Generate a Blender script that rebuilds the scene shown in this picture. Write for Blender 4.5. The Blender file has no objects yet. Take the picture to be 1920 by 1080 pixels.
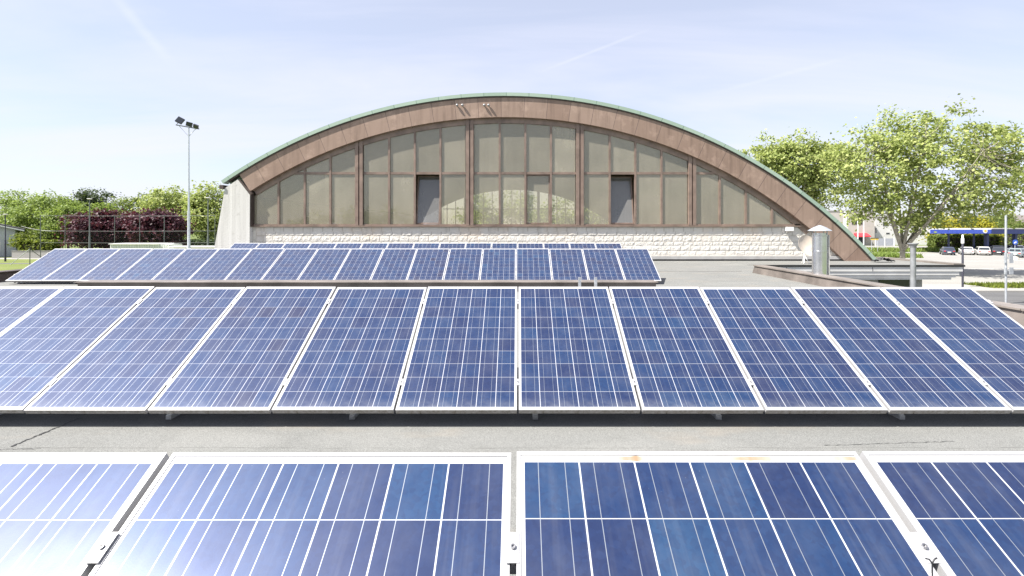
import bpy, bmesh, math, random
import numpy as np
from mathutils import Vector, Matrix, noise
random.seed(7)
R = math.radians
SC = bpy.context.scene
COL = SC.collection

# ------------------------------------------------------------------ camera, sky, sun, exposure
E = 5.10                       # eye height above the ground
F, CX, CY = 898.0, 971.0, 425.0
cam_d = bpy.data.cameras.new("camera"); cam = bpy.data.objects.new("camera", cam_d); COL.objects.link(cam)
cam.location = (0, 0, E); cam.rotation_euler = (R(90), 0, 0)
cam_d.sensor_width = 36; cam_d.lens = F / 1920 * 36
cam_d.shift_x = -(CX - 960) / 1920; cam_d.shift_y = -(540 - CY) / 1920
cam_d.clip_start = 0.02; cam_d.clip_end = 5000
SC.camera = cam

SUN = Vector((-0.56, -0.22, 0.80)).normalized()
EL = math.asin(SUN.z); AZ = math.atan2(SUN.x, SUN.y)
w = bpy.data.worlds.new("World"); SC.world = w; w.use_nodes = True
nt = w.node_tree; nt.nodes.clear()
def wn(t, **k):
    n = nt.nodes.new(t)
    for a, v in k.items(): setattr(n, a, v)
    return n
sky = wn('ShaderNodeTexSky', sky_type='NISHITA', sun_disc=False, sun_elevation=EL, sun_rotation=AZ % (2 * math.pi),
         air_density=1.0, dust_density=1.0, ozone_density=1.6, altitude=20)
bg = wn('ShaderNodeBackground'); bg.inputs['Strength'].default_value = 0.080
out = wn('ShaderNodeOutputWorld')
# thin cirrus: streaked noise over the dome whitens the sky unevenly
tc = wn('ShaderNodeTexCoord'); sep = wn('ShaderNodeSeparateXYZ'); nt.links.new(tc.outputs['Generated'], sep.inputs[0])
def wm(op, a, b=None):
    n = wn('ShaderNodeMath', operation=op)
    for i, v in enumerate((a, b)):
        if v is None: continue
        if isinstance(v, (int, float)): n.inputs[i].default_value = v
        else: nt.links.new(v, n.inputs[i])
    return n.outputs[0]
zz = wm('ADD', wm('MAXIMUM', sep.outputs['Z'], 0.0), 0.12)
cmb = wn('ShaderNodeCombineXYZ')
nt.links.new(wm('DIVIDE', sep.outputs['X'], zz), cmb.inputs[0]); nt.links.new(wm('DIVIDE', sep.outputs['Y'], zz), cmb.inputs[1])
mp = wn('ShaderNodeMapping'); mp.inputs['Rotation'].default_value = (0, 0, R(-38)); mp.inputs['Scale'].default_value = (0.35, 1.0, 1)
nt.links.new(cmb.outputs[0], mp.inputs[0])
cn = wn('ShaderNodeTexNoise'); cn.inputs['Scale'].default_value = 1.1; cn.inputs['Detail'].default_value = 6; cn.inputs['Roughness'].default_value = 0.55
cn.inputs['Distortion'].default_value = 0.6
nt.links.new(mp.outputs[0], cn.inputs['Vector'])
mr = wn('ShaderNodeMapRange'); mr.inputs[1].default_value = 0.38; mr.inputs[2].default_value = 0.72; mr.inputs[3].default_value = 0.53; mr.inputs[4].default_value = 0.92
nt.links.new(cn.outputs['Fac'], mr.inputs[0])
mix = wn('ShaderNodeMix', data_type='RGBA'); nt.links.new(mr.outputs[0], mix.inputs[0]); nt.links.new(sky.outputs[0], mix.inputs[6])
mix.inputs[7].default_value = (4.75, 4.82, 5.6, 1)
def sky_dir(px, py): return Vector(((px - CX) / F, 1.0, (CY - py) / F)).normalized()
skycol = mix.outputs[2]
for (p0, p1, wd, amt) in (((190, -40), (330, 130), 0.012, 0.16), ((1000, 140), (1235, 48), 0.0045, 0.17), ((1320, 180), (1640, 95), 0.006, 0.10)):
    d0, d1 = sky_dir(*p0), sky_dir(*p1); nn = d0.cross(d1).normalized(); mid = (d0 + d1).normalized(); tang = nn.cross(mid).normalized(); half = d0.angle(d1) / 2
    def dot(v):
        x = wn('ShaderNodeVectorMath', operation='DOT_PRODUCT'); nt.links.new(tc.outputs['Generated'], x.inputs[0]); x.inputs[1].default_value = v; return x.outputs['Value']
    def ramp(v, a, b):
        x = wn('ShaderNodeMapRange', interpolation_type='SMOOTHSTEP'); nt.links.new(v, x.inputs[0]); x.inputs[1].default_value = a; x.inputs[2].default_value = b; return x.outputs[0]
    wob = wm('MULTIPLY', wm('SUBTRACT', cn.outputs['Fac'], 0.5), wd * 1.5)
    k = wm('MULTIPLY', ramp(wm('ABSOLUTE', wm('ADD', dot(nn), wob)), wd, 0.0), ramp(wm('ABSOLUTE', dot(tang)), math.sin(half), math.sin(half) * 0.3))
    k = wm('MULTIPLY', wm('MULTIPLY', k, amt), wm('GREATER_THAN', dot(mid), 0.0))
    cm_ = wn('ShaderNodeMix', data_type='RGBA'); nt.links.new(k, cm_.inputs[0]); nt.links.new(skycol, cm_.inputs[6]); cm_.inputs[7].default_value = (5.6, 5.65, 5.8, 1); skycol = cm_.outputs[2]
nt.links.new(skycol, bg.inputs['Color']); nt.links.new(bg.outputs[0], out.inputs[0])

sd = bpy.data.lights.new("sun", 'SUN'); sd.energy = 5.0; sd.angle = R(0.55); sd.color = (1.0, 0.955, 0.88)
so = bpy.data.objects.new("sun", sd); COL.objects.link(so); so.rotation_euler = SUN.to_track_quat('Z', 'Y').to_euler()
so.location = (-30, -10, 40)
vs = SC.view_settings
SC.display_settings.display_device = 'sRGB'
vs.view_transform = 'Standard'; vs.look = 'None'; vs.gamma = 1; vs.use_curve_mapping = False; vs.exposure = 1.32
SC.cycles.max_bounces = 10; SC.cycles.transparent_max_bounces = 16; SC.cycles.diffuse_bounces = 4; SC.cycles.sample_clamp_indirect = 8

# ------------------------------------------------------------------ node helper
class N:
    """short-hand for building one material"""
    def __init__(s, name):
        s.m = bpy.data.materials.new(name); s.m.use_nodes = True; s.t = s.m.node_tree; s.t.nodes.clear()
        s.out = s.n('ShaderNodeOutputMaterial'); s.tc = s.n('ShaderNodeTexCoord')
        s.obj = s.tc.outputs['Object']
    def n(s, t, **k):
        x = s.t.nodes.new(t)
        for a, v in k.items(): setattr(x, a, v)
        return x
    def put(s, sock, v):
        if isinstance(v, bpy.types.NodeSocket): s.t.links.new(v, sock)
        elif isinstance(v, tuple) and sock.type == 'RGBA': sock.default_value = v if len(v) == 4 else (*v, 1)
        else: sock.default_value = v
    def math(s, op, a, b=0.0, c=None, clamp=False):
        x = s.n('ShaderNodeMath', operation=op, use_clamp=clamp); s.put(x.inputs[0], a); s.put(x.inputs[1], b)
        if c is not None: s.put(x.inputs[2], c)
        return x.outputs[0]
    def mix(s, f, a, b, blend='MIX'):
        x = s.n('ShaderNodeMix', data_type='RGBA', blend_type=blend); s.put(x.inputs[0], f); s.put(x.inputs[6], a); s.put(x.inputs[7], b)
        return x.outputs[2]
    def xyz(s, v=None):
        x = s.n('ShaderNodeSeparateXYZ'); s.put(x.inputs[0], v or s.obj); return x.outputs
    def comb(s, x=0.0, y=0.0, z=0.0):
        c = s.n('ShaderNodeCombineXYZ')
        for i, v in enumerate((x, y, z)): s.put(c.inputs[i], v)
        return c.outputs[0]
    def noise(s, scale, detail=3, rough=0.5, vec=None, dist=0.0, out='Fac'):
        x = s.n('ShaderNodeTexNoise'); s.put(x.inputs['Vector'], vec or s.obj)
        x.inputs['Scale'].default_value = scale; x.inputs['Detail'].default_value = detail; x.inputs['Roughness'].default_value = rough; x.inputs['Distortion'].default_value = dist
        return x.outputs[out]
    def white(s, vec):
        x = s.n('ShaderNodeTexWhiteNoise', noise_dimensions='3D'); s.put(x.inputs['Vector'], vec); return x.outputs['Value'], x.outputs['Color']
    def voro(s, scale, vec=None, out='Color'):
        x = s.n('ShaderNodeTexVoronoi'); s.put(x.inputs['Vector'], vec or s.obj); x.inputs['Scale'].default_value = scale; return x.outputs[out]
    def ramp(s, f, stops):
        x = s.n('ShaderNodeValToRGB'); s.put(x.inputs[0], f); el = x.color_ramp.elements
        while len(el) < len(stops): el.new(0.5)
        for e, (p, c) in zip(el, stops): e.position = p; e.color = (*c, 1) if len(c) == 3 else c
        return x.outputs[0]
    def rng(s, f, a, b, c=0.0, d=1.0):
        x = s.n('ShaderNodeMapRange'); s.put(x.inputs[0], f)
        for i, v in enumerate((a, b, c, d)): x.inputs[i + 1].default_value = v
        return x.outputs[0]
    def mapped(s, scale, rot=(0, 0, 0)):
        x = s.n('ShaderNodeMapping'); s.put(x.inputs[0], s.obj); x.inputs['Scale'].default_value = scale; x.inputs['Rotation'].default_value = rot; return x.outputs[0]
    def bump(s, h, strength=0.5, dist=0.01):
        x = s.n('ShaderNodeBump'); s.put(x.inputs['Height'], h); x.inputs['Strength'].default_value = strength; x.inputs['Distance'].default_value = dist; return x.outputs[0]
    def bsdf(s, base, rough=0.6, metal=0.0, normal=None, **k):
        x = s.n('ShaderNodeBsdfPrincipled'); s.put(x.inputs['Base Color'], base); s.put(x.inputs['Roughness'], rough); s.put(x.inputs['Metallic'], metal)
        if normal is not None: s.put(x.inputs['Normal'], normal)
        for a, v in k.items(): s.put(x.inputs[a.replace('_', ' ')], v)
        return x.outputs[0]
    def done(s, shader):
        s.t.links.new(shader, s.out.inputs[0]); return s.m

def plain(name, col, rough=0.6, metal=0.0, var=0.12, scale=3.0, bump=0.0, **k):
    """a worn surface: the base colour with soft noise in it"""
    m = N(name); f = m.noise(scale, 5, 0.6)
    c = m.mix(m.rng(f, 0.3, 0.7), tuple(v * (1 - var) for v in col), tuple(min(1, v * (1 + var)) for v in col))
    nrm = m.bump(m.noise(scale * 14, 3), bump, 0.01) if bump else None
    return m.done(m.bsdf(c, rough, metal, nrm, **k))

M = {}
def laminate_material(name, stained=False):
    m = N(name); x, y, _ = m.xyz()
    px, py = 0.1587, 0.1586
    u = m.math('DIVIDE', m.math('ADD', x, 0.476), px); v = m.math('DIVIDE', m.math('SUBTRACT', y, 0.032), py)
    fu, fv = m.math('FRACT', u), m.math('FRACT', v)
    oi = m.n('ShaderNodeObjectInfo')
    cid = m.comb(m.math('FLOOR', u), m.math('FLOOR', v), m.math('MULTIPLY', oi.outputs['Random'], 97.0))
    val, colr = m.white(cid)
    pv = m.math('ADD', m.math('MULTIPLY', val, 0.74), m.math('MULTIPLY', oi.outputs['Random'], 0.26))
    base = m.ramp(pv, [(0.0, (0.010, 0.010, 0.034)), (0.12, (0.006, 0.013, 0.050)), (0.55, (0.005, 0.018, 0.064)), (0.88, (0.005, 0.022, 0.072)), (1.0, (0.005, 0.031, 0.086))])
    # crystal grains of the polycrystalline wafer, elongated and of random tone
    off = m.n('ShaderNodeVectorMath', operation='ADD'); m.put(off.inputs[0], m.obj); m.put(off.inputs[1], colr)
    warp = m.n('ShaderNodeVectorMath', operation='ADD'); m.put(warp.inputs[0], off.outputs[0])
    wv = m.n('ShaderNodeVectorMath', operation='SCALE'); m.put(wv.inputs[0], m.noise(40, 2, out='Color')); wv.inputs['Scale'].default_value = 0.03
    m.put(warp.inputs[1], wv.outputs[0])
    g = m.n('ShaderNodeSeparateColor'); m.put(g.inputs[0], m.voro(75, warp.outputs[0]))
    gr = m.math('ADD', m.math('MULTIPLY', g.outputs[0], 0.34), 0.83)
    cell = m.mix(1.0, base, m.comb(gr, gr, m.math('ADD', m.math('MULTIPLY', gr, 0.7), 0.3)), 'MULTIPLY')
    cell = m.mix(m.math('MULTIPLY', m.rng(m.noise(2.2, 4), 0.45, 0.75), 0.30), cell, (0.020, 0.020, 0.055))
    def line(f, c, wd):    # 1 within wd of c
        return m.math('LESS_THAN', m.math('ABSOLUTE', m.math('SUBTRACT', f, c)), wd)
    eu, ev = 0.0022 / px, 0.0011 / py
    gap = m.math('MAXIMUM', m.math('MAXIMUM', m.math('LESS_THAN', fu, eu), m.math('GREATER_THAN', fu, 1 - eu)),
                 m.math('MAXIMUM', m.math('LESS_THAN', fv, ev), m.math('GREATER_THAN', fv, 1 - ev)))
    bus = m.math('MAXIMUM', line(fu, 0.26, 0.0010 / px), line(fu, 0.74, 0.0010 / px))
    inside = m.math('MULTIPLY', m.math('LESS_THAN', m.math('ABSOLUTE', x), 0.4775), m.math('LESS_THAN', m.math('ABSOLUTE', m.math('SUBTRACT', y, 0.825)), 0.7945))
    sheet = (0.52, 0.52, 0.52)
    if stained:
        s1 = m.math('MULTIPLY', m.math('MULTIPLY', m.rng(m.noise(7, 4, vec=m.mapped((1, 0.2, 1))), 0.38, 0.62), m.rng(x, -0.42, -0.2)), m.math('LESS_THAN', m.math('ABSOLUTE', m.math('SUBTRACT', y, 1.6285)), m.rng(m.noise(16, 2, vec=m.mapped((1, 0, 0))), 0.3, 0.7, 0.004, 0.009)))
        sheet = m.mix(s1, (0.52, 0.52, 0.51), (0.27, 0.175, 0.10))
    c = m.mix(m.math('MULTIPLY', bus, 1.0), cell, (0.25, 0.27, 0.30))
    c = m.mix(gap, c, (0.43, 0.44, 0.46))
    c = m.mix(inside, sheet, c)
    edge = m.math('MAXIMUM', m.math('GREATER_THAN', m.math('ABSOLUTE', x), 0.4835), m.math('GREATER_THAN', m.math('ABSOLUTE', m.math('SUBTRACT', y, 0.825)), 0.8124))
    c = m.mix(m.math('MULTIPLY', edge, 0.85), c, (0.16, 0.16, 0.165))       # sealant line along the frame
    # dust film and dried drops
    dust = m.math('MULTIPLY', m.rng(m.noise(5, 5, 0.65), 0.40, 0.8), 0.05)
    foot = m.math('MULTIPLY', m.rng(y, 0.13, 0.02), m.rng(m.noise(11, 4, 0.7), 0.35, 0.7, 0.02, 0.16))       # dirt the rain leaves on the lower edge
    runs = m.math('MULTIPLY', m.rng(m.noise(1.0, 4, 0.6, vec=m.mapped((26, 1.1, 1))), 0.55, 0.75), 0.035)
    dust = m.math('ADD', dust, m.math('ADD', foot, runs))
    spots = m.math('MULTIPLY', m.rng(m.voro(34, out='Distance'), 0.05, 0.03), m.rng(m.noise(6, 1), 0.56, 0.62))
    c = m.mix(m.math('ADD', dust, m.math('MULTIPLY', spots, 0.12)), c, (0.5, 0.5, 0.48))
    nrm = m.bump(m.noise(260, 2), 0.05, 0.0006)
    sh = m.bsdf(c, m.rng(m.noise(7, 4), 0.3, 0.7, 0.40, 0.46), m.math('MULTIPLY', m.math('MULTIPLY', bus, inside), 0.5), None, Specular_IOR_Level=0.42, Specular_Tint=(0.50, 0.60, 1.0), Coat_Weight=0.9, Coat_Roughness=0.132, Coat_IOR=1.5, Coat_Normal=nrm)
    return m.done(sh)
M['laminate'] = laminate_material('solar_cells'); M['laminate_stained'] = laminate_material('solar_cells_stained', True)

def frame_material():
    m = N('anodised_frame'); x, y, z = m.xyz()
    d = m.math('MULTIPLY', m.math('LESS_THAN', y, 0.0008), m.rng(m.noise(26, 6, 0.72), 0.36, 0.62, 0.25, 1.0))
    d2 = m.math('MULTIPLY', m.rng(m.noise(14, 5, 0.7), 0.55, 0.75), 0.25)
    c = m.mix(m.math('MAXIMUM', d, d2), (0.42, 0.42, 0.43), (0.20, 0.185, 0.165))
    c = m.mix(m.math('MULTIPLY', m.math('LESS_THAN', y, 0.0008), m.rng(m.noise(70, 4), 0.62, 0.68)), c, (0.07, 0.065, 0.055))
    return m.done(m.bsdf(c, 0.45, 0.35))
M['frame'] = frame_material()
M['alu'] = plain('mill_aluminium', (0.62, 0.63, 0.64), 0.4, 0.7)
M['galv'] = plain('galvanised_steel', (0.50, 0.52, 0.55), 0.45, 0.6, 0.2, 9)
M['zinc'] = plain('dull_zinc', (0.27, 0.28, 0.29), 0.5, 0.4, 0.2, 9)
M['bolt'] = plain('steel_bolt', (0.35, 0.35, 0.36), 0.35, 0.9)

def roof_material():
    m = N('mineral_roof_felt'); x, y, z = m.xyz()
    big = m.noise(0.55, 5, 0.6); fine = m.noise(190, 3, 0.7); mid = m.noise(9, 5, 0.7)
    c = m.mix(m.rng(big, 0.3, 0.7), (0.125, 0.129, 0.126), (0.178, 0.180, 0.173))
    c = m.mix(m.rng(mid, 0.45, 0.8, 0, 0.35), c, (0.115, 0.118, 0.112))
    c = m.mix(m.rng(fine, 0.33, 0.67), m.mix(0.60, c, (0.055, 0.057, 0.055)), m.mix(0.42, c, (0.37, 0.37, 0.355)))
    st = m.math('MULTIPLY', m.rng(m.noise(1.3, 3, vec=m.mapped((1, 2.5, 1))), 0.56, 0.75), 0.35)
    c = m.mix(st, c, (0.26, 0.22, 0.175))                       # rusty puddle stains
    pud = m.noise(0.9, 4, 0.55, vec=m.mapped((0.8, 1.6, 1)))
    c = m.mix(m.math('MULTIPLY', m.math('MULTIPLY', m.rng(pud, 0.50, 0.53), m.rng(pud, 0.60, 0.53)), 0.14), c, (0.10, 0.10, 0.095))     # dried puddle rims
    c = m.mix(m.rng(pud, 0.50, 0.66, 0, 0.12), c, (0.30, 0.295, 0.275))
    # lap joints between the felt sheets: every metre along Y, wandering a little
    wob = m.math('MULTIPLY', m.math('SUBTRACT', m.noise(2.2, 4), 0.5), 0.05)
    fy = m.math('FRACT', m.math('ADD', m.math('ADD', y, 0.43), wob))
    lap = m.math('MULTIPLY', m.math('LESS_THAN', fy, 0.011), m.rng(m.noise(4, 3), 0.42, 0.58))
    c = m.mix(m.math('MULTIPLY', lap, 0.6), c, (0.09, 0.09, 0.085))
    nrm = m.bump(fine, 0.35, 0.004)
    return m.done(m.bsdf(c, 0.9, 0, nrm, Specular_IOR_Level=0.2))
M['felt'] = roof_material()
M['tar'] = plain('bitumen_joint', (0.03, 0.03, 0.03), 0.6)
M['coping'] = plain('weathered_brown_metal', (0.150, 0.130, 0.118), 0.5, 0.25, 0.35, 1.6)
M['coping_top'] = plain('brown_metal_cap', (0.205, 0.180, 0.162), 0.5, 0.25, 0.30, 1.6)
M['flash'] = plain('grey_flashing', (0.44, 0.43, 0.42), 0.5, 0.3)
M['cornice'] = plain('pale_grey_cornice', (0.60, 0.59, 0.575), 0.6, 0.05, 0.12, 1.2)
M['pale_flash'] = plain('pale_flashing', (0.62, 0.60, 0.58), 0.5, 0.2)

HC = (-0.62, -11.9)           # arch centre (x, z)
def arc_material(name, c1, c2, pitch, seam_col, rough=0.5, metal=0.2, streak=True, seam_w=0.02):
    """panelled sheet metal bent round the arch: seams and tone per panel by angle"""
    m = N(name); x, y, z = m.xyz()
    ang = m.math('ARCTAN2', m.math('SUBTRACT', x, HC[0]), m.math('SUBTRACT', z, HC[1]))
    u = m.math('DIVIDE', m.math('ADD', ang, 3.0), pitch)
    val, _ = m.white(m.comb(m.math('FLOOR', u), 3.0, 0.0))
    f = m.math('ADD', m.math('MULTIPLY', val, 0.5), m.math('MULTIPLY', m.noise(0.9, 6, 0.65), 0.5))
    c = m.mix(f, c1, c2)
    if streak:
        s = m.noise(1.0, 5, 0.6, vec=m.mapped((5, 5, 0.35)))
        c = m.mix(m.rng(s, 0.48, 0.72, 0, 0.6), c, tuple(v * 0.62 for v in c1))
        c = m.mix(m.rng(m.noise(1.3, 6, 0.72), 0.52, 0.72, 0, 0.55), c, tuple(min(1, v * 1.5) for v in c2))
    fu = m.math('FRACT', u)
    seam = m.math('LESS_THAN', fu, seam_w)
    c = m.mix(seam, c, seam_col)
    nrm = m.bump(m.math('ADD', m.math('MULTIPLY', seam, -1.0), m.math('MULTIPLY', m.noise(1.4, 3), 1.0)), 0.35, 0.02)
    return m.done(m.bsdf(c, rough, metal, nrm))
M['copper'] = arc_material('brown_copper_cladding', (0.225, 0.150, 0.112), (0.345, 0.250, 0.198), 0.0475, (0.13, 0.09, 0.075), 0.5, 0.15)
M['verdigris'] = arc_material('green_copper_edge', (0.25, 0.34, 0.27), (0.35, 0.44, 0.365), 0.0455, (0.17, 0.25, 0.195), 0.6, 0.05, False, 0.03)
M['bronze'] = plain('brown_window_frame', (0.22, 0.160, 0.130), 0.45, 0.2, 0.3, 2.2)
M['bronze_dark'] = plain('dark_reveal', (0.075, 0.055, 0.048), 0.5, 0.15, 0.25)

def concrete_material():
    m = N('board_marked_concrete'); x, y, z = m.xyz()
    bd = m.math('FRACT', m.math('MULTIPLY', x, 6.0)); val, _ = m.white(m.comb(m.math('FLOOR', m.math('MULTIPLY', x, 6.0)), 0.0, 0.0))
    c = m.mix(val, (0.50, 0.49, 0.465), (0.62, 0.61, 0.585))
    s = m.noise(1.0, 6, 0.65, vec=m.mapped((4.5, 4.5, 0.28)))
    c = m.mix(m.rng(s, 0.50, 0.72, 0, 0.45), c, (0.30, 0.29, 0.27))
    c = m.mix(m.rng(m.noise(3.5, 6, 0.7), 0.58, 0.75, 0, 0.5), c, (0.26, 0.25, 0.22))
    nrm = m.bump(m.math('ADD', m.math('LESS_THAN', bd, 0.06), m.noise(18, 5)), 0.5, 0.012)
    return m.done(m.bsdf(c, 0.85, 0, nrm))
M['concrete'] = concrete_material()
def block_material():
    m = N('split_face_block'); x, y, z = m.xyz()
    c = m.mix(m.noise(1.2, 5, 0.6), (0.58, 0.555, 0.515), (0.70, 0.675, 0.63))
    a = m.n('ShaderNodeAttribute', attribute_name='joint')
    c = m.mix(m.math('MULTIPLY', a.outputs['Fac'], 0.6), c, (0.33, 0.30, 0.26))
    rust = m.math('MULTIPLY', m.rng(m.noise(0.7, 4, vec=m.mapped((1, 1, 0.5))), 0.5, 0.68), m.rng(z, 4.2, 5.1, 0.0, 0.55))
    c = m.mix(rust, c, (0.62, 0.47, 0.33))
    drip = m.math('MULTIPLY', m.rng(m.noise(1.0, 5, 0.65, vec=m.mapped((3.2, 1, 0.22))), 0.54, 0.72), m.rng(z, 3.9, 5.1, 0.08, 0.42))
    c = m.mix(drip, c, (0.30, 0.28, 0.245))
    val, _ = m.white(m.comb(m.math('FLOOR', m.math('MULTIPLY', x, 2.17)), 0.0, m.math('FLOOR', m.math('MULTIPLY', z, 4.4))))
    c = m.mix(m.math('MULTIPLY', val, 0.16), c, (0.42, 0.39, 0.34))
    nrm = m.bump(m.noise(22, 5, 0.65), 0.5, 0.02)
    return m.done(m.bsdf(c, 0.9, 0, nrm, Specular_IOR_Level=0.2))
M['block'] = block_material()

def glass_material(name, dust_sheen_col, dust, tint, rough=0.02):
    """dusty tinted sheet glass"""
    m = N(name); x, y, z = m.xyz()
    tr = m.n('ShaderNodeBsdfTransparent'); m.put(tr.inputs[0], tint)
    df = m.n('ShaderNodeBsdfDiffuse')
    st = m.noise(1.0, 5, 0.6, vec=m.mapped((7, 7, 0.3)))
    m.put(df.inputs[0], m.mix(m.rng(st, 0.35, 0.7), tuple(v * 0.94 for v in dust_sheen_col), tuple(v * 1.06 for v in dust_sheen_col)))  # besides dust, this colour stands in for sky reflection and indoor brightness
    mx = m.n('ShaderNodeMixShader'); oi = m.n('ShaderNodeObjectInfo'); m.put(mx.inputs[0], m.math('MULTIPLY', m.rng(m.noise(0.8, 4), 0.3, 0.7, dust * 0.85, dust * 1.15), m.math('ADD', m.math('MULTIPLY', oi.outputs['Random'], 0.45), 0.78))); m.put(mx.inputs[1], tr.outputs[0]); m.put(mx.inputs[2], df.outputs[0])
    gl = m.n('ShaderNodeBsdfGlossy'); m.put(gl.inputs['Roughness'], rough)
    nrm = m.bump(m.noise(0.9, 2), 0.03, 0.03); m.put(gl.inputs['Normal'], nrm)
    fr = m.n('ShaderNodeFresnel'); fr.inputs[0].default_value = 1.55
    mx2 = m.n('ShaderNodeMixShader'); m.put(mx2.inputs[0], m.math('MULTIPLY', fr.outputs[0], 1.6)); m.put(mx2.inputs[1], mx.outputs[0]); m.put(mx2.inputs[2], gl.outputs[0])
    return m.done(mx2.outputs[0])
M['glass'] = glass_material('dusty_olive_glass', (0.60, 0.55, 0.425), 0.31, (1.0, 0.97, 0.84))
M['glass_clean'] = glass_material('grey_sash_glass', (0.30, 0.295, 0.28), 0.50, (0.6, 0.6, 0.6))
M['glass_far'] = glass_material('rear_glass', (0.5, 0.5, 0.45), 0.03, (0.97, 0.97, 0.94))
def vglass(name, col):
    m = N(name); return m.done(m.bsdf(col, 0.08, 0, None, Specular_IOR_Level=0.6))
M['dark_glass'] = vglass('dark_window', (0.03, 0.035, 0.045))

M['ceiling'] = plain('pale_hall_ceiling', (0.74, 0.70, 0.60), 0.85)
M['hall_floor'] = plain('sports_floor', (0.50, 0.40, 0.28), 0.5)
M['hall_wall'] = plain('hall_plaster', (0.72, 0.69, 0.62), 0.85)

def ground_mat(name, c1, c2, c3, s=0.3, fine=40, rough=0.95):
    m = N(name); c = m.mix(m.rng(m.noise(s, 5, 0.6), 0.3, 0.7), c1, c2)
    c = m.mix(m.rng(m.noise(fine, 4, 0.7), 0.4, 0.75), c, c3)
    return m.done(m.bsdf(c, rough, 0, m.bump(m.noise(fine, 3), 0.3, 0.03), Specular_IOR_Level=0.15))
M['meadow'] = ground_mat('dry_meadow', (0.10, 0.135, 0.04), (0.15, 0.18, 0.06), (0.07, 0.09, 0.03), 0.12, 6)
M['lawn'] = ground_mat('lawn', (0.135, 0.165, 0.05), (0.19, 0.21, 0.075), (0.09, 0.12, 0.03), 0.2, 9)
def asphalt_mat(name, a, b, streaks=True):
    m = N(name); c = m.mix(m.rng(m.noise(0.12, 5, 0.6), 0.3, 0.7), a, b)
    if streaks:
        s = m.noise(1.0, 5, 0.6, vec=m.mapped((0.05, 0.8, 1)))
        c = m.mix(m.rng(s, 0.52, 0.68, 0, 0.35), c, tuple(v * 0.6 for v in a))
    c = m.mix(m.rng(m.noise(30, 3), 0.4, 0.7, 0, 0.25), c, tuple(v * 0.7 for v in a))
    return m.done(m.bsdf(c, 0.85, 0, None, Specular_IOR_Level=0.25))
M['asphalt'] = asphalt_mat('bleached_asphalt', (0.235, 0.228, 0.215), (0.295, 0.288, 0.27))
M['road'] = asphalt_mat('dark_asphalt', (0.085, 0.085, 0.09), (0.13, 0.13, 0.13))
M['paving'] = asphalt_mat('pale_paving', (0.27, 0.265, 0.25), (0.33, 0.32, 0.30), False)
M['paint'] = plain('worn_road_paint', (0.62, 0.61, 0.58), 0.7)

M['white'] = plain('white_paint', (0.78, 0.78, 0.77), 0.5)
M['render_grey'] = plain('grey_render', (0.42, 0.44, 0.46), 0.85, 0, 0.1, 1.0)
M['render_beige'] = plain('beige_render', (0.45, 0.42, 0.38), 0.85, 0, 0.06, 0.6)
M['render_white'] = plain('white_render', (0.62, 0.61, 0.60), 0.85, 0, 0.05, 0.6)
M['bldg_grey'] = plain('grey_cladding', (0.36, 0.38, 0.42), 0.6, 0, 0.08)
M['roof_tile'] = plain('dark_roof', (0.055, 0.052, 0.055), 0.8)
M['black'] = plain('black_paint', (0.02, 0.02, 0.022), 0.5)
M['dark_pole'] = plain('dark_blue_pole', (0.035, 0.035, 0.05), 0.4)
M['grey_pole'] = plain('grey_green_pole', (0.12, 0.135, 0.13), 0.5, 0.3)
M['blue'] = plain('blue_canopy_panel', (0.045, 0.085, 0.42), 0.35)
M['navy'] = plain('navy_shaded_blue', (0.018, 0.028, 0.10), 0.4)  # canopy blue with its shade put into the colour; columns share it
M['red'] = plain('red_awning', (0.55, 0.035, 0.05), 0.7)
M['yellow'] = plain('yellow_board', (0.60, 0.42, 0.05), 0.6)
M['sign_blue'] = plain('sign_blue', (0.03, 0.10, 0.45), 0.4)
M['cream'] = plain('cream_plastic', (0.75, 0.70, 0.58), 0.5)
M['dish'] = plain('cream_dish', (0.58, 0.50, 0.42), 0.45)
M['rubber'] = plain('rubber', (0.018, 0.018, 0.02), 0.8)
M['plate'] = plain('plate_white', (0.75, 0.75, 0.73), 0.5)
M['tail'] = plain('tail_lamp', (0.40, 0.02, 0.02), 0.25)
M['flue'] = plain('bright_flue_steel', (0.66, 0.67, 0.69), 0.27, 1.0, 0.10, 4)
M['slat'] = plain('corrugated_white', (0.66, 0.68, 0.66), 0.6)
M['stone'] = plain('pale_stone_block', (0.38, 0.385, 0.355), 0.9, 0, 0.15, 2.0, 0.4)

def leaf_material(name, a, b, c, trans=0.45):
    m = N(name); g = m.n('ShaderNodeNewGeometry'); rnd = g.outputs['Random Per Island']
    col = m.ramp(rnd, [(0.0, a), (0.5, b), (1.0, c)])
    col = m.mix(m.rng(m.noise(0.5, 3), 0.35, 0.65, 0, 0.5), col, a)
    d = m.bsdf(col, 0.55, 0, None, Specular_IOR_Level=0.3)
    t = m.n('ShaderNodeBsdfTranslucent'); m.put(t.inputs[0], m.mix(0.6 if 'purple' in name else 0.35, col, (0.14, 0.03, 0.04) if 'purple' in name else (0.27, 0.35, 0.05)))
    x = m.n('ShaderNodeMixShader'); x.inputs[0].default_value = trans; m.put(x.inputs[1], d); m.put(x.inputs[2], t.outputs[0])
    return m.done(x.outputs[0])
M['leaf_plane'] = leaf_material('plane_leaves', (0.207, 0.262, 0.076), (0.365, 0.419, 0.131), (0.572, 0.597, 0.242))
M['leaf_spring'] = leaf_material('spring_leaves', (0.151, 0.220, 0.047), (0.241, 0.316, 0.075), (0.332, 0.415, 0.124))
M['leaf_mid'] = leaf_material('mid_green_leaves', (0.094, 0.133, 0.031), (0.152, 0.203, 0.047), (0.237, 0.281, 0.078))
M['leaf_dark'] = leaf_material('dark_leaves', (0.018, 0.036, 0.014), (0.035, 0.06, 0.022), (0.06, 0.09, 0.035), 0.25)
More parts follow.
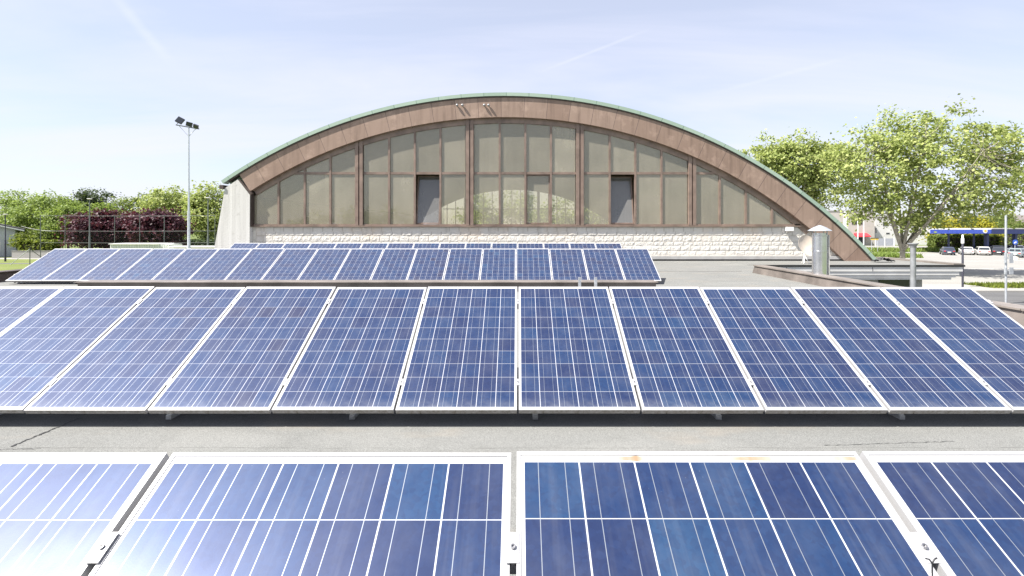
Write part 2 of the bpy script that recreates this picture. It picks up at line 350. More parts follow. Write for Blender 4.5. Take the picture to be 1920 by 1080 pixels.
M['leaf_plum'] = leaf_material('purple_leaves', (0.030, 0.009, 0.016), (0.068, 0.020, 0.034), (0.13, 0.05, 0.068), 0.25)
M['leaf_yellow'] = leaf_material('yellow_leaves', (0.26, 0.25, 0.02), (0.36, 0.34, 0.03), (0.46, 0.40, 0.05))
M['leaf_hedge'] = leaf_material('hedge_leaves', (0.077, 0.105, 0.017), (0.154, 0.198, 0.028), (0.264, 0.297, 0.044))
M['bark'] = plain('pale_bark', (0.27, 0.245, 0.20), 0.9, 0, 0.35, 3.0, 0.4)
M['bark_dark'] = plain('dark_bark', (0.10, 0.085, 0.07), 0.9, 0, 0.3, 3.0, 0.4)

# ------------------------------------------------------------------ mesh helpers
def tag(o, label, cat, group=None):
    o['label'] = label; o['category'] = cat
    if group: o['group'] = group
    return o
def empty(name, loc, label, cat, group=None, rot=(0, 0, 0)):
    o = bpy.data.objects.new(name, None); COL.objects.link(o); o.location = loc; o.rotation_euler = rot; o.empty_display_size = 0.2
    return tag(o, label, cat, group)
def link(name, me, mat, parent=None, loc=(0, 0, 0), rot=(0, 0, 0)):
    o = bpy.data.objects.new(name, me); COL.objects.link(o)
    for mt in (mat if isinstance(mat, (list, tuple)) else [mat]):
        if mt is not None and len(me.materials) < (len(mat) if isinstance(mat, (list, tuple)) else 1): me.materials.append(M[mt] if isinstance(mt, str) else mt)
    o.location = loc; o.rotation_euler = rot
    if parent: o.parent = parent
    return o
class MB:
    """collects shapes for ONE mesh object"""
    def __init__(s): s.bm = bmesh.new(); s.mi = 0
    def _f(s, vs):
        f = s.bm.faces.new(vs); f.material_index = s.mi; return f
    def box(s, a, b):
        (x0, y0, z0), (x1, y1, z1) = a, b
        v = [s.bm.verts.new(p) for p in ((x0,y0,z0),(x1,y0,z0),(x1,y1,z0),(x0,y1,z0),(x0,y0,z1),(x1,y0,z1),(x1,y1,z1),(x0,y1,z1))]
        for q in ((3,2,1,0),(4,5,6,7),(0,1,5,4),(1,2,6,5),(2,3,7,6),(3,0,4,7)): s._f([v[i] for i in q])
        return s
    def obox(s, c, size, mat):
        """box of a size about c, turned by a 3x3 matrix"""
        hx, hy, hz = (d / 2 for d in size); c = Vector(c)
        v = [s.bm.verts.new(c + mat @ Vector(p)) for p in ((-hx,-hy,-hz),(hx,-hy,-hz),(hx,hy,-hz),(-hx,hy,-hz),(-hx,-hy,hz),(hx,-hy,hz),(hx,hy,hz),(-hx,hy,hz))]
        for q in ((3,2,1,0),(4,5,6,7),(0,1,5,4),(1,2,6,5),(2,3,7,6),(3,0,4,7)): s._f([v[i] for i in q])
        return s
    def quad(s, *p): s._f([s.bm.verts.new(q) for q in p]); return s
    def prism(s, poly, d):
        """poly: 3-D points of a planar outline, swept by the vector d"""
        d = Vector(d); a = [s.bm.verts.new(p) for p in poly]; b = [s.bm.verts.new(Vector(p) + d) for p in poly]
        n = len(a); s._f(a[::-1]); s._f(b)
        for i in range(n): s._f([a[i], a[(i + 1) % n], b[(i + 1) % n], b[i]])
        return s
    def tube(s, pts, r, seg=8, cap=True):
        pts = [Vector(p) for p in pts]; rr = r if isinstance(r, (list, tuple)) else [r] * len(pts); rings = []
        for i, p in enumerate(pts):
            d = (pts[min(i + 1, len(pts) - 1)] - pts[max(i - 1, 0)]).normalized()
            u = d.orthogonal().normalized() if i == 0 else (u - d * u.dot(d)).normalized()
            w_ = d.cross(u)
            rings.append([s.bm.verts.new(p + (u * math.cos(2 * math.pi * k / seg) + w_ * math.sin(2 * math.pi * k / seg)) * rr[i]) for k in range(seg)])
        for a, b in zip(rings, rings[1:]):
            for k in range(seg): s._f([a[k], a[(k + 1) % seg], b[(k + 1) % seg], b[k]])
        if cap: s._f(rings[0][::-1]); s._f(rings[-1])
        return s
    def lathe(s, c, prof, seg=24, axis='z'):
        c = Vector(c); rings = []
        for r, h in prof:
            ring = []
            for k in range(seg):
                a = 2 * math.pi * k / seg; p = (r * math.cos(a), r * math.sin(a), h)
                if axis == 'y': p = (p[0], p[2], p[1])
                ring.append(s.bm.verts.new(c + Vector(p)))
            rings.append(ring)
        for a, b in zip(rings, rings[1:]):
            for k in range(seg): s._f([a[k], a[(k + 1) % seg], b[(k + 1) % seg], b[k]])
        s._f(rings[0][::-1]); s._f(rings[-1])
        return s
    def bevel(s, w_, seg=1):
        bmesh.ops.bevel(s.bm, geom=[e for e in s.bm.edges if len(e.link_faces) == 2 and e.calc_face_angle(0) > 0.6], offset=w_, segments=seg, affect='EDGES', clamp_overlap=True)
        return s
    def build(s, name, mat, parent=None, loc=(0, 0, 0), rot=(0, 0, 0), smooth=False):
        bmesh.ops.recalc_face_normals(s.bm, faces=s.bm.faces)
        me = bpy.data.meshes.new(name); s.bm.to_mesh(me); s.bm.free()
        if smooth:
            me.polygons.foreach_set('use_smooth', [True] * len(me.polygons))
            try: me.set_sharp_from_angle(angle=R(40))
            except Exception: pass
        return link(name, me, mat, parent, loc, rot)
def sheet(name, poly, z, mat, parent=None):
    return MB().quad(*[(x, y, z) for x, y in poly]).build(name, mat, parent)
def structure(o): o['kind'] = 'structure'; return o
def copy_tree(o, parent=None):
    c = o.copy(); COL.objects.link(c)
    if parent: c.parent = parent
    for ch in o.children: copy_tree(ch, c)
    return c
def at(px, py, Y): return Vector(((px - CX) / F * Y, Y, E - (py - CY) / F * Y))
def atx(px, Y): return (px - CX) / F * Y
def atz(py, Y): return E - (py - CY) / F * Y
ORD = ['first', 'second', 'third', 'fourth', 'fifth', 'sixth', 'seventh', 'eighth', 'ninth', 'tenth', 'eleventh', 'twelfth', 'thirteenth', 'fourteenth', 'fifteenth', 'sixteenth', 'seventeenth', 'eighteenth']

# ------------------------------------------------------------------ ground
structure(sheet('ground', [(-1500, -600), (1500, -600), (1500, 2500), (-1500, 2500)], 0, 'meadow'))
structure(sheet('parking_lot', [(19.5, 42.5), (190, 42.5), (190, 128), (19.5, 128)], 0.010, 'asphalt'))
structure(sheet('pavement', [(12, 37.3), (190, 37.3), (190, 42.5), (12, 42.5)], 0.014, 'paving'))
structure(sheet('road', [(10.0, 8), (190, 8), (190, 37.3), (10.0, 37.3)], 0.010, 'road'))
structure(sheet('lawn', [(-140, 10), (-15.6, 10), (-15.6, 75), (-140, 75)], 0.008, 'lawn'))
structure(sheet('path', [(-140, 75), (-30, 75), (-30, 78.2), (-140, 78.2)], 0.012, 'paving'))
structure(sheet('path', [(-140, 64), (-58, 65.5), (-58, 66.8), (-140, 66.5)], 0.016, 'road'))  # the shadow on this strip is put into its dark colour
mk = MB()
for k in range(15):
    x = 60 + k * 2.7; mk.box((x, 84.5, 0.011), (x + 0.13, 89.5, 0.017))
for yy in (58.0, 71.0): mk.box((34, yy, 0.011), (120, yy + 0.15, 0.017))
structure(mk.build('parking_markings', 'paint'))
kb = MB(); kb.box((12, 37.2, 0), (190, 37.34, 0.13)); structure(kb.build('kerb', 'paving'))

def grass(name, x0, x1, y0, y1, n, h, mat='leaf_hedge', seed=1):
    rng = np.random.default_rng(seed); x = rng.uniform(x0, x1, n); y = rng.uniform(y0, y1, n); a = rng.uniform(0, 6.28, n); hh = h * rng.uniform(.4, 1.1, n); wd = h * 0.5
    P = np.zeros((n, 3, 3)); P[:, 0] = np.stack([x - np.cos(a) * wd / 2, y - np.sin(a) * wd / 2, 0 * x], 1); P[:, 1] = np.stack([x + np.cos(a) * wd / 2, y + np.sin(a) * wd / 2, 0 * x], 1)
    P[:, 2] = np.stack([x + rng.normal(0, h * .35, n), y + rng.normal(0, h * .35, n), hh], 1)
    me = bpy.data.meshes.new(name); me.from_pydata(P.reshape(-1, 3).tolist(), [], np.arange(3 * n).reshape(n, 3).tolist())
    o = link(name, me, mat); o['kind'] = 'stuff'; o['label'] = 'green grass on the verge'; o['category'] = 'grass'; return o
g = grass('verge_grass', 39.3, 75, 39.6, 42.3, 9000, 0.30, 'leaf_hedge', 3); g['label'] = 'strip of bright green grass along the kerb of the car park'
g = grass('verge_grass', 54, 66, 78, 84, 3500, 0.8, 'leaf_spring', 4); g['label'] = 'patch of tall grass beyond the low end of the arched roof'
g = grass('verge_grass', 70, 112, 96, 100, 5000, 0.9, 'leaf_spring', 5); g['label'] = 'strip of grass behind the row of parked cars'

# ------------------------------------------------------------------ our flat roof
ZS, ZN = E - 1.65, E - 1.60
b0 = empty('low_building', (-3, 8, 0), 'low building whose grey felt flat roof carries the rows of solar panels', 'building')
b0.location = (0, 0, 0)
XL, XR = -15.3, 8.45
MB().box((XL, -4, ZS - 0.3), (XR, 12.28, ZS)).build('roof_deck', 'felt', b0)
MB().prism([(XL, 12.28, ZN - 0.3), (XR, 12.28, ZN - 0.3), (XR, 16.9, ZN - 0.3), (10.3, 20.0, ZN - 0.3), (10.3, 22.4, ZN - 0.3), (XL, 22.4, ZN - 0.3)], (0, 0, 0.3)).build('roof_deck', 'felt', b0)
MB().box((XL + .1, -3.9, 0), (XR - .1, 20, ZS - 0.3)).build('wall', 'stone', b0)
def coping(poly_y, x_in, x_out, zr, top, side):
    """brown metal parapet: sloping inner face and a flat cap"""
    y0, y1 = poly_y; s = 1 if side > 0 else -1
    a = MB(); a.prism([(x_in, y0, zr), (x_in + s * 0.10, y0, top - 0.03), (x_out, y0, top - 0.03), (x_out, y0, zr - 0.35)], (0, y1 - y0, 0))
    o1 = a.build('parapet', 'coping' if side > 0 else 'bronze_dark', b0)  # left parapet and cap take a darker metal to stand for their shade
    c = MB()
    n = int((y1 - y0) / 3.0) + 1
    for k in range(n):
        ya, yb = y0 + (y1 - y0) * k / n, y0 + (y1 - y0) * (k + 1) / n - 0.012
        c.box((min(x_in + s * 0.05, x_out + s * 0.05), ya, top - 0.03), (max(x_in + s * 0.05, x_out + s * 0.05), yb, top))
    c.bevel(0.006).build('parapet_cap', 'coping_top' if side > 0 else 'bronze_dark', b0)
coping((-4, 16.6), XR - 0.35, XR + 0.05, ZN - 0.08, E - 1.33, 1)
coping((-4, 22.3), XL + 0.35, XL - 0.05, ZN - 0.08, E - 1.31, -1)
# raised brown upstand in front of the third row
up = MB(); up.prism([(-11.15, 12.15, ZS), (-11.15, 12.12, E - 1.415), (-11.15, 12.55, E - 1.415), (-11.15, 12.55, ZS)], (14.65, 0, 0)); up.build('roof_upstand', 'coping', b0)
uc = MB(); uc.box((-11.2, 12.09, E - 1.415), (3.55, 12.58, E - 1.40))
uc.bevel(0.004).build('upstand_cap', 'coping_top', b0)
# split in the felt at the left, filled with tar, and two more joints
def crack(p0, p1, wd, seed):
    rng = random.Random(seed); m = MB(); n = 40; pts = []
    for i in range(n + 1):
        t = i / n; p = Vector(p0).lerp(Vector(p1), t); d = (Vector(p1) - Vector(p0)).normalized().cross(Vector((0, 0, 1)))
        pts.append((p + d * (rng.uniform(-1, 1) * 0.007), wd * rng.uniform(.35, 1.1), d))
    for (a, wa, d), (b_, wb, _) in zip(pts, pts[1:]): m.quad(a - d * wa, b_ - d * wb, b_ + d * wb, a + d * wa)
    return m.build('felt_joint', 'tar', b0)
zc = ZS + 0.004
crack((-3.78, 3.55, zc), (-3.62, 4.08, zc), 0.012, 3)
crack((-3.55, 3.56, zc), (-4.45, 3.50, zc), 0.003, 6)
a_, b_ = at(20, 838, 1.65 * F / (838 - CY)), at(130, 793, 1.65 * F / (793 - CY))
bpy.data.objects.remove([o for o in b0.children if o.name.startswith('felt_joint')][0]); 
crack((a_.x, a_.y, zc), (b_.x, b_.y + .1, zc), 0.010, 5)
a_, b_ = at(1545, 836, 1.65 * F / (836 - CY)), at(1790, 828, 1.65 * F / (828 - CY))
crack((a_.x, a_.y, zc), (b_.x, b_.y, zc), 0.0025, 9)
lx = MB()
for (x0, y0, x1, y1) in ((8.4, 18.6, 4.6, 21.6), (4.3, 12.9, 8.0, 17.2)):
    pass
lx.box((-15, 17.1, ZN + .001), (8.0, 17.115, ZN + .005)); lx.build('felt_joint', 'tar', b0)

# ------------------------------------------------------------------ solar panels
W, L, TH = 0.992, 1.65, 0.042
TILT = R(30)
def panel_meshes():
    f = MB(); hw = W / 2; t = 0.011
    f.box((-hw, 0, -TH), (hw, t, 0)); f.box((-hw, L - t, -TH), (hw, L, 0)); f.box((-hw, t, -TH), (-hw + t, L - t, 0)); f.box((hw - t, t, -TH), (hw, L - t, 0))
    f.box((-hw + t, t, -TH), (hw - t, t + .02, -TH + .002)); f.box((-hw + t, L - t - .02, -TH), (hw - t, L - t, -TH + .002))
    f.bevel(0.0012)
    a = f.build('frame', 'frame').data
    l = MB(); l.box((-hw + t, t, -0.0075), (hw - t, L - t, -0.0025)); b = l.build('laminate', 'laminate').data
    c = b.copy(); c.materials.clear(); c.materials.append(M['laminate_stained'])
    for o in list(COL.objects):
        if o.name in ('frame', 'laminate'): bpy.data.objects.remove(o)
    return a, b, c
FR, LA, LS = panel_meshes()
PITCH = 1.01
def make_rows():
    rows = [  # name, top edge Y, drop of top edge, x shift, first and last index, z of the roof below
        ('front', 1.404, 0.661, -0.012, -3, 2, ZS), ('second', 5.335, 0.671, 0.0, -8, 4, ZS), ('third', 14.68, 0.670, -0.055, -14, 3, ZN), ('back', 18.78, 0.640, -0.01, -11, 3, ZN)]
    rng = random.Random(11)
    for ri, (rn, Yt, drop, xs, i0, i1, zr) in enumerate(rows):
        Yb = Yt - L * math.cos(TILT); zb = E - drop - L * math.sin(TILT)
        for i in range(i0, i1 + 1):
            xc = (i + 0.5) * PITCH + xs
            if ri < 2:
                k = i + 1 if i >= 0 else -i
                lab = f"blue solar panel in the {'foreground' if ri == 0 else 'second'} row, {ORD[k - 1]} to the {'right' if i >= 0 else 'left'} of the straight middle gap"
                if ri == 0 and i == 0: lab = "foreground solar panel with orange stains along its top edge, right of the middle gap"
            else:
                k = i - i0
                side = 'left'
                if k > (i1 - i0) / 2: k = i1 - i; side = 'right'
                lab = f"solar panel in the {'third row' if ri == 2 else 'last row below the white wall'}, {ORD[k]} from its {side} end"
            e = empty('solar_panel', (xc + rng.uniform(-.002, .002), Yb, zb + rng.uniform(-.002, .002)), lab, 'solar panel', ['panels of the foreground row', 'panels of the second row', 'panels of the third row', 'panels of the last row'][ri], (TILT + rng.uniform(-.003, .003), 0, rng.uniform(-.0012, .0012)))
            link('frame', FR, 'frame', e); link('laminate', LS if (ri == 0 and i == 0) else LA, 'laminate', e)
        # the rack that carries the row
        rk = empty('panel_rack', (xs, Yb, zb), ['aluminium rack under the foreground solar panels', 'aluminium rack under the second row of solar panels', 'aluminium rack under the third row of solar panels', 'aluminium rack under the last row of solar panels by the white wall'][ri], 'rack')
        rx = Matrix.Rotation(TILT, 3, 'X'); xa, xb = i0 * PITCH + .02, (i1 + 1) * PITCH - .02
        def sl(s, n): return Vector((0, s * math.cos(TILT) - n * math.sin(TILT), s * math.sin(TILT) + n * math.cos(TILT)))
        for s in (L - 0.26, L - 1.36):
            p = sl(s, -TH - 0.0215); MB().obox(((xa + xb) / 2, p.y, p.z), (xb - xa, 0.04, 0.04), rx).build('rail', 'alu', rk)
        zroof = zr - zb
        xf = [-1.48 + 1.57 * j for j in range(-12, 12)]
        for x in xf:
            if not (xa + .05 < x + .06 < xb): continue
            x += .06
            m = MB(); p = sl(L * 0.5 + .01, -TH - 0.062)
            m.obox((x, p.y, p.z), (0.04, L - 0.1, 0.035), rx)
            top = sl(L - 0.12, -TH - 0.08); y_top = top.y
            m.box((x - .02, y_top - .04, zroof + 0.034), (x + .02, y_top, top.z))
            y_bot = sl(0.02, -TH - 0.08).y
            m.box((x - .022, 0.19, zroof), (x + .022, y_top + 0.08, zroof + 0.034)); m.box((x - .02, 0.20, zroof + .034), (x + .02, 0.24, zroof + .17))
            m.build('support_frame', 'alu', rk)
        ck = MB()
        for i in range(i0, i1 + 2):
            x = i * PITCH
            for s in (L - 0.26, L - 1.36):
                cp = sl(s, 0.0025); cm = MB()
                if i0 < i < i1 + 1: cm.obox((x, cp.y, cp.z), (0.032, 0.070, 0.004), rx)
                else: cm.obox((x + (0.012 if i == i0 else -0.012), cp.y, cp.z), (0.026, 0.06, 0.004), rx)
                cq = sl(s, -0.022); cm.obox((x, cq.y, cq.z), (0.008, 0.05, 0.045), rx)
                co = cm.build('clamp', 'frame', rk)
                if ri < 2:
                    bq = sl(s, 0.0045); bm_ = MB(); bm_.lathe((0, 0, 0), [(0.0065, 0), (0.0065, 0.006), (0.0035, 0.006), (0.0035, 0.002)], 10)
                    bm_.build('bolt', 'bolt', co, (x, bq.y, bq.z), (TILT, 0, 0))
make_rows()
# a black cable tie poking out of the clamp gap at the lower right, and two bracket posts at the upstand
p = at(1748, 1056, 1.03); cb = MB(); cb.tube([p + Vector((0, 0, -.03)), p, p + Vector((.007, .003, .006)), p + Vector((.015, .006, .007))], 0.0016, 6); cb.tube([p, p + Vector((-.005, .002, .007)), p + Vector((-.012, .003, .008))], 0.0016, 6)
tag(cb.build('cable_tie', 'black'), 'black cable tie sticking up from the gap at lower right', 'cable tie')
for px, lb in ((1087, 'left one of two short grey bracket posts by the brown upstand'), (1117, 'right one of two short grey bracket posts by the brown upstand')):
    x = atx(px, 11.95); o = MB().box((x - .033, 11.93, ZS), (x + .033, 12.0, E - 1.27)).bevel(.004).build('bracket_post', 'galv'); tag(o, lb, 'post', 'bracket posts')

# ------------------------------------------------------------------ the arched hall
hall = empty('arched_hall', (0, 0, 0), 'arched sports hall with brown copper fascia, green edge and tall dusty windows', 'hall')
YF, YW, YR = 22.36, 22.6, 68.0
RO, RI, RG, RIN = 23.03, 22.12, 23.25, 22.3
def arcpt(r, a): return (HC[0] + r * math.sin(a), HC[1] + r * math.cos(a))
def arc_band(r0, r1, a0, a1, y0, y1, n=90):
    """a solid curved band between two radii, from y0 to y1"""
    m = MB(); bm = m.bm; rings = []
    for i in range(n + 1):
        a = a0 + (a1 - a0) * i / n; (xi, zi), (xo, zo) = arcpt(r0, a), arcpt(r1, a)
        rings.append([bm.verts.new(q) for q in ((xi, y0, zi), (xo, y0, zo), (xo, y1, zo), (xi, y1, zi))])
    for a, b in zip(rings, rings[1:]):
        for k in range(4): bm.faces.new([a[k], a[(k + 1) % 4], b[(k + 1) % 4], b[k]])
    bm.faces.new(rings[0][::-1]); bm.faces.new(rings[-1]); return m
AL, AR = R(-32.5), R(48.6)
arc_band(RI, RO, AL, AR, YF, YW + 0.12).build('fascia', 'copper', hall)
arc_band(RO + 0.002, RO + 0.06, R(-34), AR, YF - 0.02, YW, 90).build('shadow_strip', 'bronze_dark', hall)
arc_band(RO + 0.062, RG, R(-34.6), R(49), YF - 0.07, YW + 0.1).build('roof_edge', 'verdigris', hall)
arc_band(RIN, RG - 0.02, R(-34.4), R(58), YW + 0.13, YR + 0.6).build('vault_roof', ['verdigris'], hall)
arc_band(RIN - 0.06, RIN - 0.004, R(-33.8), R(57), YW + 0.14, YR + 0.2).build('ceiling', 'ceiling', hall)
# gutter end at the left eave
gx, gz = arcpt(RO - 0.02, R(-34.7)); MB().box((gx - .16, YF - .1, gz - .16), (gx + .02, YR, gz + 0.02)).bevel(.02).build('gutter', 'bronze_dark', hall)
# slanted concrete end wall
bt = [(-13.66, 6.90), (-13.06, 7.30), (-12.50, 6.60), (-12.53, 0.0), (-15.2, 0.0), (-14.24, 3.6)]
MB().prism([(x, YF - .03, z) for x, z in bt], (0, 1.2, 0)).bevel(.02).build('end_wall', 'concrete', hall)
MB().box((-13.9, YW + .6, 0), (-13.4, YR, 6.7)).build('side_wall', 'concrete', hall)
dk = MB(); dk.prism([(-13.03, YF - .035, 7.27), (-12.97, YF - .035, 7.31), (-12.40, YF - .035, 6.66), (-12.46, YF - .035, 6.54)], (0, .05, 0)); dk.box((-12.53, YF - .01, 5.1), (-12.45, YW, 6.6)); dk.box((-12.62, YW - .1, 5.22), (-12.44, YW + .06, 6.75)); dk.build('edge_trim', 'bronze_dark', hall)

ZSILL, ZTR, RGL = 5.215, atz(325, YW), 21.90
def zarc(x, r): return HC[1] + math.sqrt(max(0.01, r * r - (x - HC[0]) ** 2))
sections = [(476, [523, 572, 620], 667), (681, [730, 778, 826], 874), (888, [937, 985, 1033], 1080), (1094, [1143, 1191, 1240], 1290), (1304, [1349, 1398, 1447], 1512)]
XW = lambda p: atx(p, YW)
for p in (674, 881, 1087, 1297):        # double posts
    fr = MB()
    for d in (-0.105, 0.105): x = XW(p) + d; fr.box((x - .075, YW - 0.10, ZSILL - .05), (x + .075, YW + .05, zarc(x, RI + .02)))
    x = XW(p); fr.box((x - .03, YW - 0.02, ZSILL - .05), (x + .03, YW + .04, zarc(x, RI))); fr.bevel(.006).build('window_post', 'bronze', hall)
def xz_at(r, z): return HC[0] + math.sqrt(r * r - (z - HC[1]) ** 2)
thin = []
for a, ms, b in sections:
    for p in ms: x = XW(p); thin.append(x); MB().box((x - .045, YW - 0.05, ZSILL - .05), (x + .045, YW + .05, zarc(x, RI))).bevel(.006).build('mullion', 'bronze', hall)
XTL, XTR = 2 * HC[0] - xz_at(RGL, ZTR), xz_at(RGL, ZTR)
for a, ms, b in sections:
    x0, x1 = max(XW(a) - .02, XTL), min(XW(b) + .02, XTR)
    if x1 > x0:
        MB().box((x0, YW - .035, ZTR - .055), (x1, YW + .04, ZTR + .055)).bevel(.006).build('transom', 'bronze', hall)
arc_band(RGL - 0.03, RI - 0.003, AL + .004, R(40.5), YW - 0.06, YW + 0.1, 80).build('head_frame', 'bronze', hall)
sl_ = MB(); sl_.box((-12.5, YW - .12, ZSILL - .12), (xz_at(RI, ZSILL) - .02, YW + .05, ZSILL - .06)); sl_.box((-12.5, YW - .06, ZSILL - .06), (xz_at(RI, ZSILL) - .1, YW + .06, ZSILL))
sl_.bevel(.008).build('window_sill', 'bronze', hall)
# panes: the row above the transom follows the arch; three sashes stand open
def pane(x0, x1, z0, mat, top=None, name='window_pane', parent=None):
    n = 6; pts = [(x0, z0), (x1, z0)]
    for i in range(n + 1):
        x = x1 + (x0 - x1) * i / n; z = zarc(x, RGL) if top is None else min(top, zarc(x, RGL)); pts.append((x, max(z, z0 + .004)))
    m = MB(); m.prism([(x, YW + .004, z) for x, z in pts], (0, .006, 0)); return m.build(name, mat, parent or hall)
XE = xz_at(RGL, ZSILL + .05)
OPEN = {(1, 2): 0.17, (2, 2): 0.02, (3, 1): 0.20}
for si, (a, ms, b) in enumerate(sections):
    ed = [a] + ms + [b]
    for bi, (p, q) in enumerate(zip(ed, ed[1:])):
        x0, x1 = XW(p) + .03, min(XW(q) - .03, XE)
        if x1 <= x0: continue
        zt = ZTR - .05
        if (si, bi) in OPEN:
            t = OPEN[(si, bi)]; h = zt - ZSILL - .03
            s_ = MB(); u = .05; xa, xb = x0 + .02, x1 - .02
            s_.box((xa, -.025, 0), (xb, .025, u)); s_.box((xa, -.025, h - u), (xb, .025, h)); s_.box((xa, -.025, u), (xa + u, .025, h - u)); s_.box((xb - u, -.025, u), (xb, .025, h - u))
            so_ = s_.bevel(.005).build('open_sash', 'bronze', hall, (0, YW + .06, ZSILL + .02), (-t, 0, 0))
            MB().box((xa + u, -.003, u), (xb - u, .003, h - u)).build('pane', 'glass' if t < .1 else 'glass_clean', so_)
        else: pane(x0, x1, ZSILL, 'glass', zt)
        if max(zarc(x0, RGL), zarc(x1, RGL)) > ZTR + .12:
            xa, xb = max(x0, XTL + .15), min(x1, XTR - .15); pane(xa, xb, ZTR + .05, 'glass')
# split-faced block wall under the windows: every stone bulges
def block_wall():
    z0, z1 = ZN + .20, ZSILL - .12; x0, x1 = -12.35, 15.75; st = 0.042
    nx, nz = int((x1 - x0) / st), int((z1 - z0) / st)
    hs = [0.235, 0.20, 0.27, 0.20, 0.235, 0.20]; lv = [z1]
    for k in range(30): lv.append(lv[-1] - hs[k % 6])
    V, J = [], []
    for j in range(nz + 1):
        z = z0 + (z1 - z0) * j / nz
        row = next(k for k in range(30) if lv[k + 1] <= z + 1e-6); zt, zb = lv[row], lv[row + 1]
        for i in range(nx + 1):
            x = x0 + (x1 - x0) * i / nx
            bw = 0.46; off = (row % 2) * .27 + (row * .13) % .2; bi = math.floor((x + off) / bw); u = (x + off) / bw - bi
            dx = min(u, 1 - u) * bw; dz = min(zt - z, z - zb); e = min(dx, dz)
            rough = 0.35 if row == 0 else 1.0
            bulge = min(1, e / 0.05)
            r1 = noise.noise(Vector((x * 7, z * 7, bi * 3.1 + row * 7.7))); r2 = noise.noise(Vector((x * 18, z * 18, bi * 1.7)))
            tone = noise.noise(Vector((bi * 5.3 + .5, row * 3.7 + .5, 0.3)))
            d = bulge * (0.013 + rough * (0.013 * r1 + 0.009 * r2 + 0.004 * tone))
            V.append((x, YW - 0.01 - max(d, 0), z)); J.append(1.0 if e < 0.016 else 0.0)
    Fc = []
    for j in range(nz):
        for i in range(nx):
            a = j * (nx + 1) + i; Fc.append((a, a + 1, a + nx + 2, a + nx + 1))
    me = bpy.data.meshes.new('block_wall'); me.from_pydata(V, [], Fc)
    at_ = me.attributes.new('joint', 'FLOAT', 'POINT'); at_.data.foreach_set('value', J)
    # clip to the arch: drop faces outside the inner curve
    bm = bmesh.new(); bm.from_mesh(me)
    dead = [f for f in bm.faces if (lambda c: (c.x - HC[0]) ** 2 + (c.z - HC[1]) ** 2 > (RI + .12) ** 2)(f.calc_center_median())]
    bmesh.ops.delete(bm, geom=dead, context='FACES'); bm.to_mesh(me); bm.free()
    return link('block_wall', me, 'block', hall)
block_wall()
MB().box((-12.6, YW + .02, 0), (15.6, YW + .3, ZSILL - .13)).build('wall_core', 'hall_wall', hall)
sk = MB(); sk.box((-12.4, YW - .13, ZN + .07), (15.5, YW + .0, ZN + .22)); sk.bevel(.01).build('wall_flashing', 'flash', hall)
MB().box((-12.4, YW - .10, ZN), (15.6, YW, ZN + .068)).build('wall_base', 'black', hall)
# inside: floor, rear wall and the rear window that shines through
MB().box((-13.4, YW + .3, 0.02), (19.5, YR, 0.06)).build('hall_floor', 'hall_floor', hall)
MB().box((-13.4, YR, 0), (17.5, YR + .3, 4.9)).build('rear_wall', 'hall_wall', hall)
rf = MB()
for p in (674, 881, 1087, 1297): x = XW(p); rf.box((x - .18, YR - .1, 4.9), (x + .18, YR + .1, zarc(x, RIN)))
for x in thin: rf.box((x - .05, YR - .05, 4.9), (x + .05, YR + .05, zarc(x, RIN)))
rf.box((XTL, YR - .04, ZTR - .06), (XTR, YR + .04, ZTR + .06)); rf.build('rear_window_frame', 'bronze', hall)
g_ = [(x, zarc(x, RIN - .02)) for x in np.linspace(-13.0, xz_at(RIN, 4.95), 40)]
MB().prism([(-13.0, YR + .01, 4.9)] + [(x, YR + .01, z) for x, z in g_] + [(g_[-1][0], YR + .01, 4.9)], (0, .008, 0)).build('rear_glazing', 'glass_far', hall)

# small things on the hall front
for k, px in enumerate((857, 867, 908, 916)):
    p = at(px, 197, YF - .08); m = MB(); m.tube([p + Vector((0, .09, -.02)), p], 0.02, 6); m.lathe(p, [(.01, -.065), (.045, -.045), (.065, 0), (.045, .045), (.01, .065)], 14)
    tag(m.build('bulb_lamp', 'zinc', smooth=True), ['small round lamp on the copper fascia, farthest left of four', 'small round lamp, right one of the left pair on the copper fascia', 'small round lamp, left one of the right pair on the copper fascia', 'small round lamp on the copper fascia, farthest right of four'][k], 'lamp', 'round lamps on the fascia')
p = at(1479, 432, YW - .12); fl = empty('wall_floodlight', p, 'white box floodlight fixed to the pale block wall', 'floodlight')
MB().box((-.14, -.16, -.02), (.14, .10, .16)).bevel(.02).build('housing', 'white', fl); MB().prism([(-.13, -.15, -.022), (.13, -.15, -.022), (.10, .05, -.12), (-.10, .05, -.12)], (0, .004, .1)).build('lens', 'flash', fl)
# satellite dish on a little stand
p = at(1511, 461, 20.9); di = empty('satellite_dish', (p.x, p.y, ZN), 'round cream satellite dish standing before the block wall', 'dish')
m = MB(); prof = [(0.001, 0.0)] + [(0.45 * t, 0.10 * t * t) for t in np.linspace(.1, 1, 12)] + [(0.455, 0.115)] + [(0.45 * t, 0.10 * t * t + .012) for t in np.linspace(.98, .05, 10)]
m.lathe((0, 0, 0), prof, 40).build('reflector', 'dish', di, (0, 0.0, p.z - ZN), (R(72), 0, R(12)), smooth=True)
h = p.z - ZN
m = MB(); m.tube([(.06, -.05, h - .42), (.05, -.36, h - .06)], .012, 6); m.lathe((.05, -.38, h - .05), [(.03, -.04), (.04, 0), (.03, .05)], 12).build('feed_arm', 'galv', di)
m = MB(); m.tube([(0, .12, h - .1), (0, .12, .02)], .025, 8); m.tube([(-.13, -.05, 0), (0, .12, .35)], .014, 6); m.tube([(.13, -.05, 0), (0, .12, .35)], .014, 6); m.tube([(0, .3, 0), (0, .12, .3)], .014, 6); m.build('stand', 'white', di)
